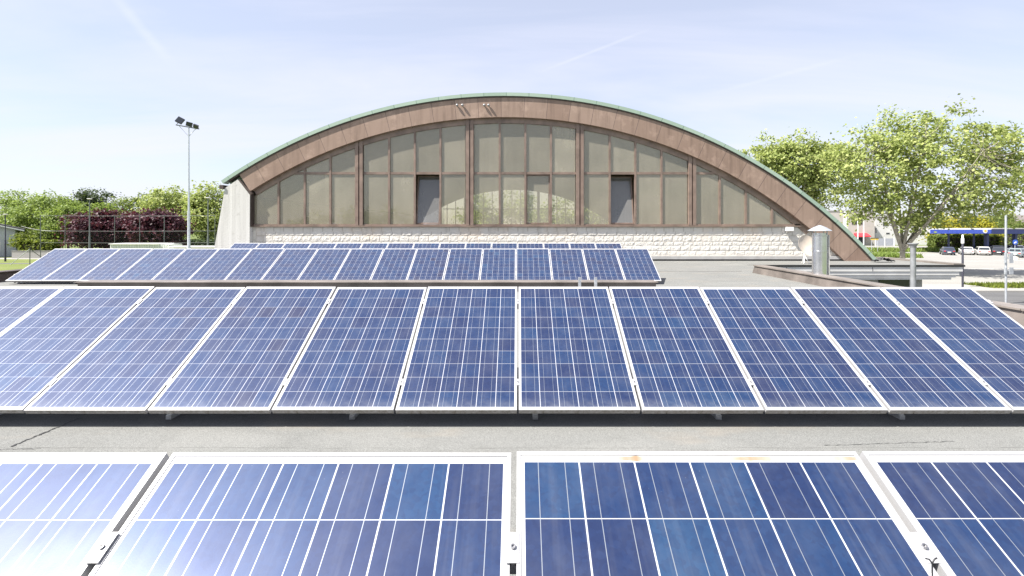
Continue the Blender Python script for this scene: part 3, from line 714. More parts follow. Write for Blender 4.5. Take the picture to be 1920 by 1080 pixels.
# steel flue with a cone cap
cx, cy = atx(1537, 13.55), 13.55
ch = empty('chimney_flue', (cx, cy, 0), 'shiny round steel flue with a conical cap beside the brown parapet', 'chimney')
zt = atz(437, cy)
m = MB(); m.lathe((0, 0, 0), [(.192, 0), (.192, zt - .55), (.199, zt - .545), (.199, zt - .50), (.192, zt - .495), (.192, zt - .10), (.200, zt - .095), (.200, zt - .06), (.192, zt - .055), (.192, zt)], 40).build('pipe', 'flue', ch, smooth=True)
MB().lathe((0, 0, zt + .06), [(.30, 0), (.302, .008), (.16, .10), (.02, .165)], 40).build('cap', 'galv', ch, smooth=True)
m = MB()
for k in range(4):
    a = k * math.pi / 2 + .5; m.box((.2 * math.cos(a) - .012, .2 * math.sin(a) - .012, zt - .05), (.2 * math.cos(a) + .012, .2 * math.sin(a) + .012, zt + .09))
m.build('cap_bracket', 'galv', ch)
MB().box((.160, -.140, 2.6), (.19, -.09, zt - .05)).build('seam_strip', 'pale_flash', ch)
# grey vent pipe at the right of the second row
vy = 9.7; vx = atx(1712, vy); vp = empty('vent_pipe', (vx, vy, 0), 'thin grey vent pipe with a wide collar on top behind the second row', 'pipe'); zt = atz(456, vy)
MB().lathe((0, 0, 0), [(.047, 0), (.047, zt - .09), (.05, zt - .06)], 20).build('pipe', 'zinc', vp, smooth=True)
MB().lathe((0, 0, 0), [(.05, zt - .09), (.062, zt - .05), (.078, zt - .02), (.092, zt - .015), (.092, zt), (.07, zt)], 24).build('collar', 'zinc', vp, smooth=True)

# ------------------------------------------------------------------ wing with the stepped cornice, right
wing = empty('side_wing', (0, 0, 0), 'low flat wing with grey stepped cornice beside the foot of the arch', 'building')
WR, ZW = 18.55, E - 1.60
MB().box((10.31, 20.0, ZW - .12), (WR, 24.2, ZW - .005)).build('roof', 'felt', wing)
MB().box((9.6, 19.96, ZW - .075), (WR + .1, 20.02, ZW + .005)).build('drip_edge', 'black', wing)
cp = MB(); cp.box((WR - .32, 20.03, ZW - .004), (WR + .1, 24.4, ZW + .06)); cp.box((10.4, 24.0, ZW - .004), (WR - .33, 24.4, ZW + .06)); cp.bevel(.01).build('roof_coping', 'coping_top', wing)
st = [(0.00, .075, .27), (0.12, .27, .42), (0.25, .42, .53), (0.40, .53, .62)]
m = MB()
for d, za, zb in st: m.box((9.6 + d, 19.99 + d * .22, ZW - zb), (WR + .02 - d * 1.0, 23.8, ZW - za - .004))
m.bevel(.012).build('cornice', 'cornice', wing)
jo = MB()
for x in (11.2, 13.0, 14.8, 16.6): jo.box((x, 19.982, ZW - .26), (x + .015, 19.992, ZW - .09))
jo.build('cornice_joint', 'black', wing)
MB().box((10.4, 20.85, 0), (WR - .95, 23.7, ZW - .62)).build('wall', 'stone', wing)
MB().box((15.7, 20.80, 1.6), (17.0, 20.86, ZW - .63)).build('window', 'dark_glass', wing)
# crumpled black felt left at the arch foot
rng = random.Random(4); p = at(1655, 489, 21.6)
bm = bmesh.new(); bmesh.ops.create_grid(bm, x_segments=14, y_segments=8, size=1)
for v in bm.verts: v.co = Vector((v.co.x * .42, v.co.y * .2, abs(noise.noise(v.co * 2.3)) * .22 + .10 * (1 - abs(v.co.x)) + .02))
bmesh.ops.solidify(bm, geom=bm.faces[:], thickness=.012)
me = bpy.data.meshes.new('felt_scrap'); bm.to_mesh(me); bm.free(); tag(link('felt_scrap', me, 'black', None, (p.x, p.y, ZW + .0)), 'crumpled black felt scrap at the right foot of the arch', 'felt')

# ------------------------------------------------------------------ trees
def leaf_mesh(name, pts, nrm, size, rng):
    """one small diamond leaf per point"""
    n = len(pts); d = rng.normal(size=(n, 3)) * 0.75 + nrm; d /= np.linalg.norm(d, axis=1)[:, None]
    u = np.cross(d, rng.normal(size=(n, 3))); u /= np.linalg.norm(u, axis=1)[:, None]; v = np.cross(d, u)
    s = size * rng.uniform(.55, 1.3, n)[:, None]
    P = np.stack([pts - u * s * .5, pts + v * s * .36 + d * s * .08, pts + u * s * .5, pts - v * s * .36 + d * s * .08], 1).reshape(-1, 3)
    me = bpy.data.meshes.new(name); me.vertices.add(4 * n); me.vertices.foreach_set('co', P.ravel().astype(np.float32))
    me.loops.add(4 * n); me.loops.foreach_set('vertex_index', np.arange(4 * n, dtype=np.int32)); me.polygons.add(n)
    me.polygons.foreach_set('loop_start', np.arange(0, 4 * n, 4, dtype=np.int32)); me.update(calc_edges=True); return me
def tree(name, base, blobs, trunk_r, fork, label, leaf, bark, nclump, nleaf, lsize, csize, seed, group=None, cat='tree', hollow=0.35, droop=0):
    """blobs: (x, y, z, rx, ry, rz) ellipsoids of the crown, relative to the base; clumps of leaves fill them and every clump hangs on a branch"""
    rng = np.random.default_rng(seed); t = empty(name, base, label, cat, group)
    vol = np.array([b[3] * b[4] * b[5] for b in blobs]) ** .7; vol /= vol.sum()
    C = []
    while len(C) < nclump:
        b = blobs[rng.choice(len(blobs), p=vol)]; d = rng.normal(size=3); d /= np.linalg.norm(d); r = rng.uniform(hollow, 1.0) ** .6 * rng.uniform(.88, 1.08)
        C.append(np.array(b[:3]) + d * r * np.array(b[3:]))
    C = np.array(C); cen = np.average(np.array([b[:3] for b in blobs]), axis=0, weights=vol)
    pts, nr = [], []
    for c in C:
        k = int(nleaf * rng.uniform(.45, 1.5)); s = csize * rng.uniform(.6, 1.35)
        q = rng.normal(size=(k, 3)) * np.array([s, s, s * .62]); pts.append(c + q)
        o = (c - cen); o = o / (np.linalg.norm(o) + 1e-6); nr.append(np.tile(o * .7 + np.array([0, 0, .5]), (k, 1)))
    me = leaf_mesh('crown', np.concatenate(pts), np.concatenate(nr), lsize, rng); link('crown', me, leaf, t)
    m = MB(); F0 = Vector((0, 0, fork))
    m.tube([(0, 0, -.05), (trunk_r * .1, 0, fork * .4), (0, 0, fork)], [trunk_r * 1.25, trunk_r * .95, trunk_r * .9], 10)
    nl = max(4, min(9, nclump // 12)); idx = rng.choice(len(C), nl, replace=False); limbs = []
    for i in range(nl):          # limbs fan out evenly, then bend upward
        a = 2 * math.pi * (i + rng.uniform(-.25, .25)) / nl; b = max(blobs, key=lambda b: b[3] * b[4] * b[5]); k = rng.uniform(.45, .75)
        end = Vector((cen[0] + math.cos(a) * b[3] * k, cen[1] + math.sin(a) * b[4] * k, cen[2] + b[5] * rng.uniform(.05, .55)))
        mid = F0.lerp(end, .5) + Vector((rng.normal() * .3, rng.normal() * .3, -.08 * (end - F0).length * (1 if droop == 0 else droop)))
        P = []
        for j in range(9):
            s = j / 8; P.append((1 - s) ** 2 * F0 + 2 * s * (1 - s) * mid + s * s * end)
        m.tube(P, [trunk_r * (.62 * (1 - s / 8) ** 1.1 + .08) for s in range(9)], 7); limbs += [(q, trunk_r * (.62 * (1 - s / 8) + .08)) for s, q in enumerate(P)]
    for c in C:
        c = Vector(c); q, r = min(limbs, key=lambda l: (l[0] - c).length + (0.6 if l[0].z > c.z else 0))
        mid = q.lerp(c, .5) + Vector((0, 0, -.06 * (c - q).length)); m.tube([q, mid, c], [min(r * .5, trunk_r * .22), trunk_r * .12, trunk_r * .04], 5, False)
    m.build('trunk', bark, t, smooth=True); return t

# the two plane trees at the right
PX = 50 / F
def b_px(x, y, rx, ry, Y, base, depth=None):
    """crown blob whose centre and radii are read at distance Y"""
    k = Y / F; return (atx(x, Y) - base[0], 0, atz(y, Y) - base[2], rx * k, (depth or min(rx, ry) * 1.1) * k, ry * k)
B = (atx(1692, 50), 50, 0)
tree('plane_tree', B, [b_px(1735, 320, 150, 105, 50, B), b_px(1640, 325, 78, 85, 50, B), b_px(1690, 255, 70, 55, 50, B), b_px(1790, 250, 85, 55, 50, B), b_px(1865, 320, 75, 75, 50, B), b_px(1745, 395, 90, 45, 50, B), b_px(1895, 275, 45, 45, 50, B), b_px(1625, 385, 50, 35, 50, B), b_px(1850, 395, 60, 32, 50, B), b_px(1588, 300, 42, 55, 50, B)],
     .26, 2.6, 'large plane tree with pale forked trunk beyond the grey cornice', 'leaf_plane', 'bark', 350, 70, .33, .58, 21, 'plane trees', hollow=.2)
B = (atx(1490, 66), 66, 0)
tree('plane_tree', B, [b_px(1490, 305, 75, 55, 66, B), b_px(1440, 290, 45, 35, 66, B), b_px(1545, 330, 48, 70, 66, B), b_px(1500, 350, 60, 45, 66, B), b_px(1470, 275, 35, 28, 66, B)],
     .28, 3.0, 'plane tree rising behind the right slope of the arch', 'leaf_plane', 'bark', 190, 95, .38, .66, 22, 'plane trees', hollow=.2)
# leafy suckers low on the big trunk
B = (atx(1700, 49.4), 49.4, 0)

def btree(x, top, bot, half, Y, label, leaf, n, seed, group, bark='bark_dark', dens=80, ls=.46, cs=.80, extra=()):
    """background tree: crown spans x +- half pixels and top..bot pixels at distance Y"""
    top -= 9; B = (atx(x, Y), Y, 0); h = (bot - top) / 2
    bl = [b_px(x, top + h, half, h, Y, B), b_px(x - half * .35, top + h * .9, half * .55, h * .7, Y, B), b_px(x + half * .3, top + h * 1.1, half * .6, h * .8, Y, B)] + [b_px(*e, Y, B) for e in extra]
    fork = max(.6, min(2.5, atz(bot, Y) + .4))
    return tree('purple_plum_tree' if 'plum' in leaf else 'broadleaf_tree', B, bl, .22 if 'plum' not in leaf else .15, fork, label, leaf, bark, int(n * 1.45), dens, ls, cs, seed, group)
GB = 'trees beyond the sports ground'
btree(22, 366, 455, 38, 104, 'light green tree at the far left edge above the grey house', 'leaf_spring', 60, 31, GB)
btree(88, 369, 462, 52, 98, 'broad yellow-green tree at left beside the grey house', 'leaf_spring', 95, 32, GB)
btree(128, 388, 462, 34, 95, 'lower yellow-green tree next to the purple plums', 'leaf_spring', 55, 33, GB)
btree(172, 362, 430, 38, 125, 'dark green domed tree rising behind the yellow-green ones', 'leaf_dark', 80, 34, GB, ls=.5)
btree(195, 392, 440, 36, 100, 'small yellow-green tree in front of the dark domed tree', 'leaf_spring', 45, 35, GB)
btree(248, 372, 445, 34, 108, 'mid green tree with ragged top between dome and tall tree', 'leaf_mid', 55, 36, GB)
btree(318, 350, 460, 42, 90, 'tall light green tree left of the tall floodlight mast', 'leaf_plane', 95, 37, GB)
btree(388, 354, 462, 36, 84, 'light green tree between the floodlight mast and the hall', 'leaf_plane', 80, 38, GB)
btree(65, 435, 470, 45, 92, 'dark green undergrowth tree behind the bright hedge', 'leaf_mid', 40, 39, GB)
GP = 'purple plum trees'
btree(170, 405, 468, 40, 70, 'purple-leaved plum tree, leftmost of the purple row', 'leaf_plum', 75, 41, GP, ls=.40, cs=.55, dens=60)
btree(228, 404, 468, 42, 72, 'purple-leaved plum tree in the middle of the purple row', 'leaf_plum', 75, 42, GP, ls=.40, cs=.55, dens=60)
btree(298, 398, 468, 52, 68, 'purple-leaved plum tree, widest and rightmost of the purple row', 'leaf_plum', 95, 43, GP, ls=.40, cs=.55, dens=60)
GR = 'trees seen through the hall windows'
for k, (x, Yb, hh, lab) in enumerate(((-6.5, 80, 11, 'light green tree behind the hall, leftmost seen through its windows'), (0.5, 84, 12, 'light green tree behind the hall, second from left through the windows'), (6.5, 79, 10, 'light green tree behind the hall, third from left through the windows'), (13, 83, 12, 'light green tree behind the hall, rightmost seen through its windows'))):
    tree('broadleaf_tree', (x, Yb, 0), [(0, 0, hh * .58, 3.6, 3, hh * .40), (1.2, 0, hh * .4, 3, 2.6, hh * .3)], .25, 2.0, lab, 'leaf_spring', 'bark_dark', 60, 50, .5, .8, 60 + k, GR)
GY = 'trees around the filling station'
btree(1836, 411, 458, 24, 112, 'bright yellow-green tree behind the blue canopy', 'leaf_yellow', 45, 51, GY)
btree(1785, 405, 462, 36, 108, 'yellow tree partly hidden by the big plane tree', 'leaf_yellow', 55, 52, GY)
btree(1877, 408, 432, 14, 135, 'small olive tree above the right end of the blue canopy', 'leaf_mid', 30, 53, GY)
btree(1905, 420, 455, 28, 130, 'dark tree behind the shaded blue canopy at the right edge', 'leaf_mid', 45, 54, GY)
# trees behind the photographer's back that mirror in the hall glass
for k, (x, Yb, hh) in enumerate(((-46, -62, 9), (-37, -66, 10), (-29, -60, 9.5), (-21, -64, 9), (-12, -66, 10))):
    tree('broadleaf_tree', (x, Yb, 0), [(0, 0, hh * .55, 4.8, 3, hh * .42)], .25, 2.0, 'tree mirrored as a dark band in the lower left hall windows', 'leaf_mid', 'bark_dark', 40, 40, .6, 1.0, 70 + k, 'trees mirrored in the glass')

def hedge(name, x0, x1, y, depth, z0, z1, n, label, leaf, seed, ls=.3):
    rng = np.random.default_rng(seed); h = empty(name, ((x0 + x1) / 2, y, z0), label, 'hedge'); q = rng.uniform(-1, 1, (n, 3)); ax = rng.integers(0, 3, n)
    q[np.arange(n), ax] = np.where(ax == 2, 1, np.sign(q[np.arange(n), ax]))
    bump = np.array([noise.noise(Vector((v[0] * 6, v[1] * 2, v[2] * 2))) for v in q])[:, None]
    p = q * np.array([(x1 - x0) / 2, depth / 2, (z1 - z0) / 2]) * (1 + bump * np.array([.02, .25, .35])) + np.array([0, 0, (z1 - z0) / 2]) + rng.normal(0, .1, (n, 3))
    link('crown', leaf_mesh('crown', p, q * .6 + np.array([0, 0, .5]), ls, rng), leaf, h)
    m = MB()
    for k in range(int((x1 - x0) / 1.2) + 2): xx = (x0 - x1) / 2 + .4 + k * 1.1; m.tube([(min(xx, (x1 - x0) / 2 - .2), 0, -.02), (min(xx, (x1 - x0) / 2 - .2), 0, (z1 - z0) * .7)], .05, 5)
    m.box((-(x1 - x0) / 2 + .3, -depth / 2 + .25, .2), ((x1 - x0) / 2 - .3, depth / 2 - .25, (z1 - z0) - .35))
    m.build('stem', 'bark_dark', h); return h
hedge('hedge', atx(46, 79.5), atx(106, 79.5), 79.5, 1.6, 0, atz(453, 79.5), 4200, 'bright clipped hedge behind the low white wall', 'leaf_hedge', 5, .34)
hedge('hedge', atx(1748, 103), atx(1865, 103), 103, 2.0, 0, atz(443, 103), 5200, 'dark hedge behind the parked cars below the blue canopy', 'leaf_mid', 6, .4)
hedge('hedge', atx(1868, 112), atx(1935, 112), 112, 2.0, 0, atz(437, 112), 3000, 'dark hedge behind the columns of the shaded blue canopy', 'leaf_mid', 7, .4)
B = (atx(42, 80), 80, 0)
tree('bush', B, [(0, 0, 2.4, 1.5, 1.2, 1.7)], .08, .5, 'rounded yellow-green bush at the left end of the hedge', 'leaf_hedge', 'bark_dark', 34, 45, .3, .38, 81, None, 'bush')
hedge('hedge', atx(330, 80), atx(402, 80), 80, 2, 0, 2.6, 2600, 'dark low hedge under the trees near the hall', 'leaf_dark', 8, .4)

# ------------------------------------------------------------------ left: house, low wall, masts, fence
Y = 82; hs = empty('grey_house', (atx(28, Y), Y, 0), 'pale grey gabled house with dark roof at the left edge', 'house', None, (0, 0, R(45))); zt = 4.75; xm = -8.5; k_ = .30
MB().prism([(-17, 0, 0), (0, 0, 0), (0, 0, zt), (xm, 0, zt - xm * k_), (-17, 0, zt)], (0, 12, 0)).build('wall', 'render_grey', hs)
rm = MB()
for s_ in (1, -1):
    f = lambda x: xm + s_ * (x - xm)
    rm.prism([(f(1.1), -.6, zt - k_ * 1.1 + .05), (f(1.1), -.6, zt - k_ * 1.1 + .28), (f(xm + .003), -.6, zt - xm * k_ + .28), (f(xm + .003), -.6, zt - xm * k_ + .05)], (0, 13.2, 0))
ro = rm.build('roof', 'roof_tile', hs)
MB().box((-6.4, 2, zt + .9), (-5.5, 2.9, zt + 3.0)).build('chimney', 'coping', ro)
MB().prism([(1.12, -.66, zt - k_ * 1.1 - .12), (1.12, -.66, zt - k_ * 1.1 + .10), (xm, -.66, zt - xm * k_ + .10), (xm, -.66, zt - xm * k_ - .12)], (0, .05, 0)).build('barge_board', 'white', hs)
for x in (-2.9, -6.2):
    wf = MB().box((x, -.05, 1.0), (x + 1.2, .02, 2.5)).build('window', 'white', hs); MB().box((x + .1, -.056, 1.1), (x + 1.1, -.051, 2.4)).build('pane', 'dark_glass', wf)
for k, (x0, x1) in enumerate(((22, 108),)):
    w_ = empty('low_wall', (0, 0, 0), 'low whitewashed wall below the clipped hedge', 'wall'); MB().box((atx(x0, 77), 77, 0), (atx(x1, 77), 77.25, 1.15)).build('wall', 'paving', w_); MB().box((atx(x0, 77) - .05, 76.95, 1.15), (atx(x1, 77) + .05, 77.3, 1.22)).build('coping', 'paving', w_)  # white wall in the darker paving tone: its shade is in the colour
def lamp_post(px, top, Y, label, mat='grey_pole', group='lamp posts of the sports ground'):
    z = atz(top, Y); e = empty('lamp_post', (atx(px, Y), Y, 0), label, 'lamp post', group)
    MB().lathe((0, 0, 0), [(.12, 0), (.10, z * .45), (.07, z * .46), (.06, z - .1)], 12).build('pole', mat, e, smooth=True)
    MB().lathe((0, 0, z - .12), [(.07, 0), (.26, .07), (.30, .13), (.22, .18), (.05, .2)], 16).build('lamp_head', 'flash', e, smooth=True)
lamp_post(168, 373, 60, 'slim lamp post standing in front of the leftmost purple plum'); lamp_post(390, 371, 58, 'slim lamp post between the floodlight mast and the hall')
lamp_post(10, 402, 70, 'dark lamp post standing in front of the grey house', 'dark_pole')
# tall floodlight mast with three lamps
Y = 45; zt = atz(238, Y); fm = empty('floodlight_mast', (atx(354, Y), Y, 0), 'tall galvanised floodlight mast with three lamps left of the hall', 'floodlight')
MB().lathe((0, 0, 0), [(.17, 0), (.17, 3.2), (.12, 3.3), (.11, 6.5), (.085, 6.6), (.055, zt)], 14).build('mast', 'galv', fm, smooth=True)
ca = Vector((.985, .17, 0)).normalized(); MB().obox((-.12, 0, zt + .0), (2.0, .09, .09), Matrix(((ca.x, -ca.y, 0), (ca.y, ca.x, 0), (0, 0, 1))) @ Matrix.Rotation(R(9), 3, 'Y')).build('crossbar', 'grey_pole', fm)
m = MB(); m.tube([(-.85, -.1, zt + .10), (0, 0, zt - .9)], .025, 6); m.tube([(.62, .1, zt - .1), (0, 0, zt - .9)], .025, 6); m.build('brace', 'galv', fm)
for px, py, sx, sz, ry, rx in ((337.5, 226, .58, .58, 28, -20), (355, 233, .50, .40, 14, 10), (367.5, 236.5, .42, .32, 20, 38)):
    q = at(px, py, Y) - Vector((atx(354, Y), Y, 0)); m = MB(); m.box((-sx / 2, -.10, -sz / 2), (sx / 2, .06, sz / 2)); m.bevel(.03)
    fo = m.build('floodlight', 'dark_pole', fm, (q.x, 0, q.z), (R(rx), R(ry), R(15))); MB().box((-sx * .44, -.112, -sz * .42), (sx * .44, -.104, sz * .42)).build('lens', 'dark_glass', fo)
    MB().tube([(0, .0, -sz / 2), (0, .02, -sz / 2 - .22)], .03, 6).build('bracket', 'grey_pole', fo)
# ball-stop fence: posts, wires and a thin green net
def net_material():
    m = N('green_net'); tr = m.n('ShaderNodeBsdfTransparent'); d = m.bsdf((0.05, 0.10, 0.08), 0.8); x = m.n('ShaderNodeMixShader'); x.inputs[0].default_value = 0.02; m.put(x.inputs[1], tr.outputs[0]); m.put(x.inputs[2], d); return m.done(x.outputs[0])
M['net'] = net_material()
fe = empty('ball_fence', (0, 0, 0), 'tall ball-stop fence with thin posts, wires and a fine net', 'fence'); Y = 62; z1 = atz(403, Y)
for px in (76, 122, 215, 262, 308, 352, 403): MB().tube([(atx(px, Y), Y, 0), (atx(px, Y), Y, z1)], .04, 8).build('post', 'grey_pole', fe)
for z in (z1 - .1, atz(433, Y), atz(455, Y)): MB().tube([(atx(76, Y), Y, z), (atx(240, Y), Y, z - .05), (atx(403, Y), Y, z)], .016, 5).build('wire', 'grey_pole', fe)
MB().box((atx(122, Y), Y - .004, .1), (atx(403, Y), Y + .004, atz(433, Y) - .02)).build('net', 'net', fe)
Y = 64; bp = empty('braced_post', (atx(56, Y), Y, 0), 'short braced fence post on the lawn at left', 'post'); z = atz(465, Y)
MB().tube([(0, 0, 0), (0, 0, z)], .05, 8).build('post', 'grey_pole', bp); MB().tube([(0, 0, z - .1), (-2.6, 0, 0)], .04, 6).build('brace', 'galv', bp); MB().tube([(0, 0, z - .1), (1.0, 1.6, .1)], .04, 6).build('brace', 'grey_pole', bp)
cbm = MB(); pa, pb = at(40, 424, 80), at(120, 433, 62)
cbm.tube([pa.lerp(pb, t) + Vector((0, 0, -.9 * t * (1 - t) * 1.2)) for t in np.linspace(0, 1, 14)], .025, 5); tag(cbm.build('overhead_cable', 'flash'), 'pale overhead cable sagging from the house to the fence', 'cable')
# pale corrugated shelter and white flat roof behind the panels
Y = 58; sh = empty('corrugated_shelter', (0, 0, 0), 'long pale corrugated shelter in front of the purple plums', 'shelter'); m = MB(); x = atx(207, Y)
while x < atx(318, Y) - .1: m.box((x, Y - .03, 0), (x + .11, Y + .02, atz(458, Y))); x += .2
m.box((atx(207, Y), Y + .02, 0), (atx(318, Y), Y + 2.2, atz(458, Y) - .02)); m.build('wall', 'slat', sh); MB().box((atx(206, Y), Y - .2, atz(458, Y)), (atx(300, Y), Y + 2.4, atz(456.8, Y))).build('roof', 'white', sh)
Y = 50; sh = empty('players_shelter', (0, 0, 0), 'low shelter with a thin white flat roof left of the hall', 'shelter'); MB().box((atx(314, Y), Y, atz(464, Y)), (atx(402, Y), Y + 1.0, atz(461.6, Y))).build('roof', 'white', sh); MB().box((atx(316, Y), Y + .8, 0), (atx(400, Y), Y + .9, atz(464, Y))).build('wall', 'flash', sh)

# ------------------------------------------------------------------ right: buildings, filling station, cars, signs
Y = 130; be = empty('beige_block', (0, 0, 0), 'pale beige flat-roofed block with a red awning', 'building'); x0, x1, zt = atx(1520, Y), atx(1640, Y), atz(396, Y)
MB().box((x0, Y, 0), (x1, Y + 20, zt)).build('wall', 'render_beige', be); MB().box((x0 - .1, Y - .12, zt), (x1 + .1, Y + 20.1, zt + .25)).build('roof', 'flash', be)
for a, b in ((1597, 1606.5), (1607.5, 1617)): wf = MB().box((atx(a, Y), Y - .06, atz(421, Y)), (atx(b, Y), Y + .1, atz(411, Y))).build('window', 'coping', be); MB().box((atx(a + .7, Y), Y - .07, atz(420.3, Y)), (atx(b - .7, Y), Y - .061, atz(411.7, Y))).build('pane', 'dark_glass', wf)
MB().box((atx(1582, Y), Y - .1, 0), (atx(1588, Y), Y - .02, zt)).build('pilaster', 'white', be); MB().box((atx(1603, Y), Y - .04, 0), (atx(1622, Y), Y + .05, atz(445, Y))).build('shop_front', 'dark_glass', be)
MB().prism([(atx(1601, Y), Y - .02, atz(437, Y)), (atx(1601, Y), Y - 1.6, atz(442.5, Y)), (atx(1601, Y), Y - 1.6, atz(444, Y)), (atx(1601, Y), Y - .02, atz(443, Y))], (atx(1625.5, Y) - atx(1601, Y), 0, 0)).build('awning', 'red', be)
Y = 134; wb = empty('white_block', (0, 0, 0), 'white flat-roofed block behind the big plane tree', 'building'); x0, x1, zt = atx(1641, Y), atx(1738, Y), atz(402, Y)
MB().box((x0, Y, 0), (x1, Y + 16, zt)).build('wall', 'render_white', wb)
for a, b, c, d in ((1655, 1664, 416, 424), (1641.3, 1643.5, 427, 437), (1661, 1668, 436, 439), (1690, 1702, 414, 424)): wf = MB().box((atx(a, Y), Y - .05, atz(d, Y)), (atx(b, Y), Y + .1, atz(c, Y))).build('window', 'flash', wb); MB().box((atx(a + .5, Y), Y - .06, atz(d - .5, Y)), (atx(b - .5, Y), Y - .051, atz(c + .5, Y))).build('pane', 'dark_glass', wf)
gt = empty('yard_gate', (0, 0, 0), 'dark slatted yard gate before the white block', 'gate'); Y = 126; m = MB(); x = atx(1643, Y)
while x < atx(1676, Y): m.box((x, Y, .1), (x + .16, Y + .05, atz(447, Y))); x += .19
m.build('leaf', 'bldg_grey', gt)
for px in (1642, 1659, 1676.5): MB().box((atx(px, Y) - .1, Y - .06, 0), (atx(px, Y) + .1, Y + .14, atz(446, Y))).build('gate_post', 'white', gt)
for px, lb in ((1608.5, 'left one of two thin white flag poles by the beige block'), (1619.5, 'right one of two thin white flag poles by the beige block')):
    Y = 118; tag(MB().lathe((atx(px, Y), Y, 0), [(.13, 0), (.11, atz(402, Y) - .1), (.03, atz(402, Y))], 8).build('flag_pole', 'white'), lb, 'flag pole', 'flag poles')
Y = 96; sg = empty('information_board', (atx(1640, Y), Y, 0), 'small yellow and black board on posts beyond the arch', 'sign'); MB().box((-.75, -.04, atz(450, Y)), (.75, .04, atz(447.5, Y))).build('board', 'yellow', sg); MB().box((-.8, -.05, atz(447.4, Y)), (.8, .05, atz(446, Y))).build('header', 'black', sg)
for s in (-.6, .6): MB().tube([(s, 0, 0), (s, 0, atz(450, Y))], .05, 6).build('leg', 'galv', sg)
Y = 160; gb = empty('grey_office', (0, 0, 0), 'grey clad office block above the blue canopy', 'building'); x0, x1 = atx(1812, Y), atx(1869, Y)
MB().box((x0, Y, atz(414, Y)), (x1, Y + 14, atz(399.5, Y))).build('upper_wall', 'bldg_grey', gb); MB().box((x0 + .1, Y + .4, 0), (x1 - .1, Y + 13.5, atz(414, Y) - .003)).build('glazing', 'dark_glass', gb)
for k in range(6): x = x0 + .4 + k * (x1 - x0 - .9) / 5; MB().box((x, Y + .2, 0), (x + .22, Y + .39, atz(414, Y) - .004)).build('mullion', 'white', gb)
Y = 170; pb_ = empty('pink_roofed_house', (0, 0, 0), 'pale house with pinkish roof at the far right edge', 'house'); x0, x1 = atx(1892, Y), atx(1960, Y)
MB().box((x0, Y, 0), (x1, Y + 10, atz(417, Y))).build('wall', 'render_white', pb_); MB().prism([(x0 - .5, Y - .5, atz(417, Y) + .003), (x1 + .5, Y - .5, atz(417, Y) + .003), (x1 + .5, Y + 5, atz(404, Y)), (x0 - .5, Y + 5, atz(404, Y))], (0, 0, .25)).build('roof', 'coping_top', pb_)
for px in (1900, 1914): MB().box((atx(px, Y), Y - .04, atz(428, Y)), (atx(px + 6, Y), Y + .05, atz(421, Y))).build('window', 'dark_glass', pb_)
# filling-station canopies
Y = 92; cn1 = empty('station_canopy', (0, 0, 0), 'bright blue filling station canopy with a round pale emblem', 'canopy'); x0, x1, za, zb = atx(1745, Y), atx(1859, Y), atz(438, Y), atz(428.3, Y)
m = MB(); n = 7
for k in range(n): m.box((x0 + (x1 - x0) * k / n, Y, za), (x0 + (x1 - x0) * (k + 1) / n - .03, Y + .12, zb - .22))
m.build('fascia', 'blue', cn1); MB().box((x0, Y + .001, zb - .218), (x1, Y + .14, zb)).build('white_band', 'white', cn1); MB().box((x0, Y + .13, za + .1), (x1, Y + 9, zb - .05)).build('roof', 'flash', cn1)
ex, ez = atx(1847, Y), atz(433, Y); em = MB().lathe((ex, Y - .07, ez), [(.42, 0), (.42, .06)], 24, 'y').build('emblem', 'white', cn1); MB().lathe((ex, Y - .085, ez), [(.26, 0), (.26, .013)], 20, 'y').build('centre', 'yellow', em)
for px in (1806, 1855): MB().box((atx(px, Y) - .12, Y + 3, 0), (atx(px, Y) + .12, Y + 3.24, za + .1)).build('column', 'navy', cn1)
cn2 = empty('station_canopy', (0, 0, 0), 'shade-darkened blue filling station canopy at the right edge', 'canopy'); Y = 91.9; x0, x1, za, zb = atx(1860, Y), atx(1985, Y), atz(438.5, Y), atz(428, Y)
MB().box((x0, Y, za), (x1, Y + 10, zb - .16)).build('fascia', 'navy', cn2); MB().box((x0 - .05, Y - .05, zb - .158), (x1, Y + 10, zb)).build('white_band', 'flash', cn2)  # blue fascia darkened to stand for the side turned from the sun
for px, w2 in ((1862, .45), (1916, .45), (1968, .45)): MB().box((atx(px, Y) - w2 / 2, Y + 1, 0), (atx(px, Y) + w2 / 2, Y + 1.6, za - .002)).build('column', 'navy', cn2)

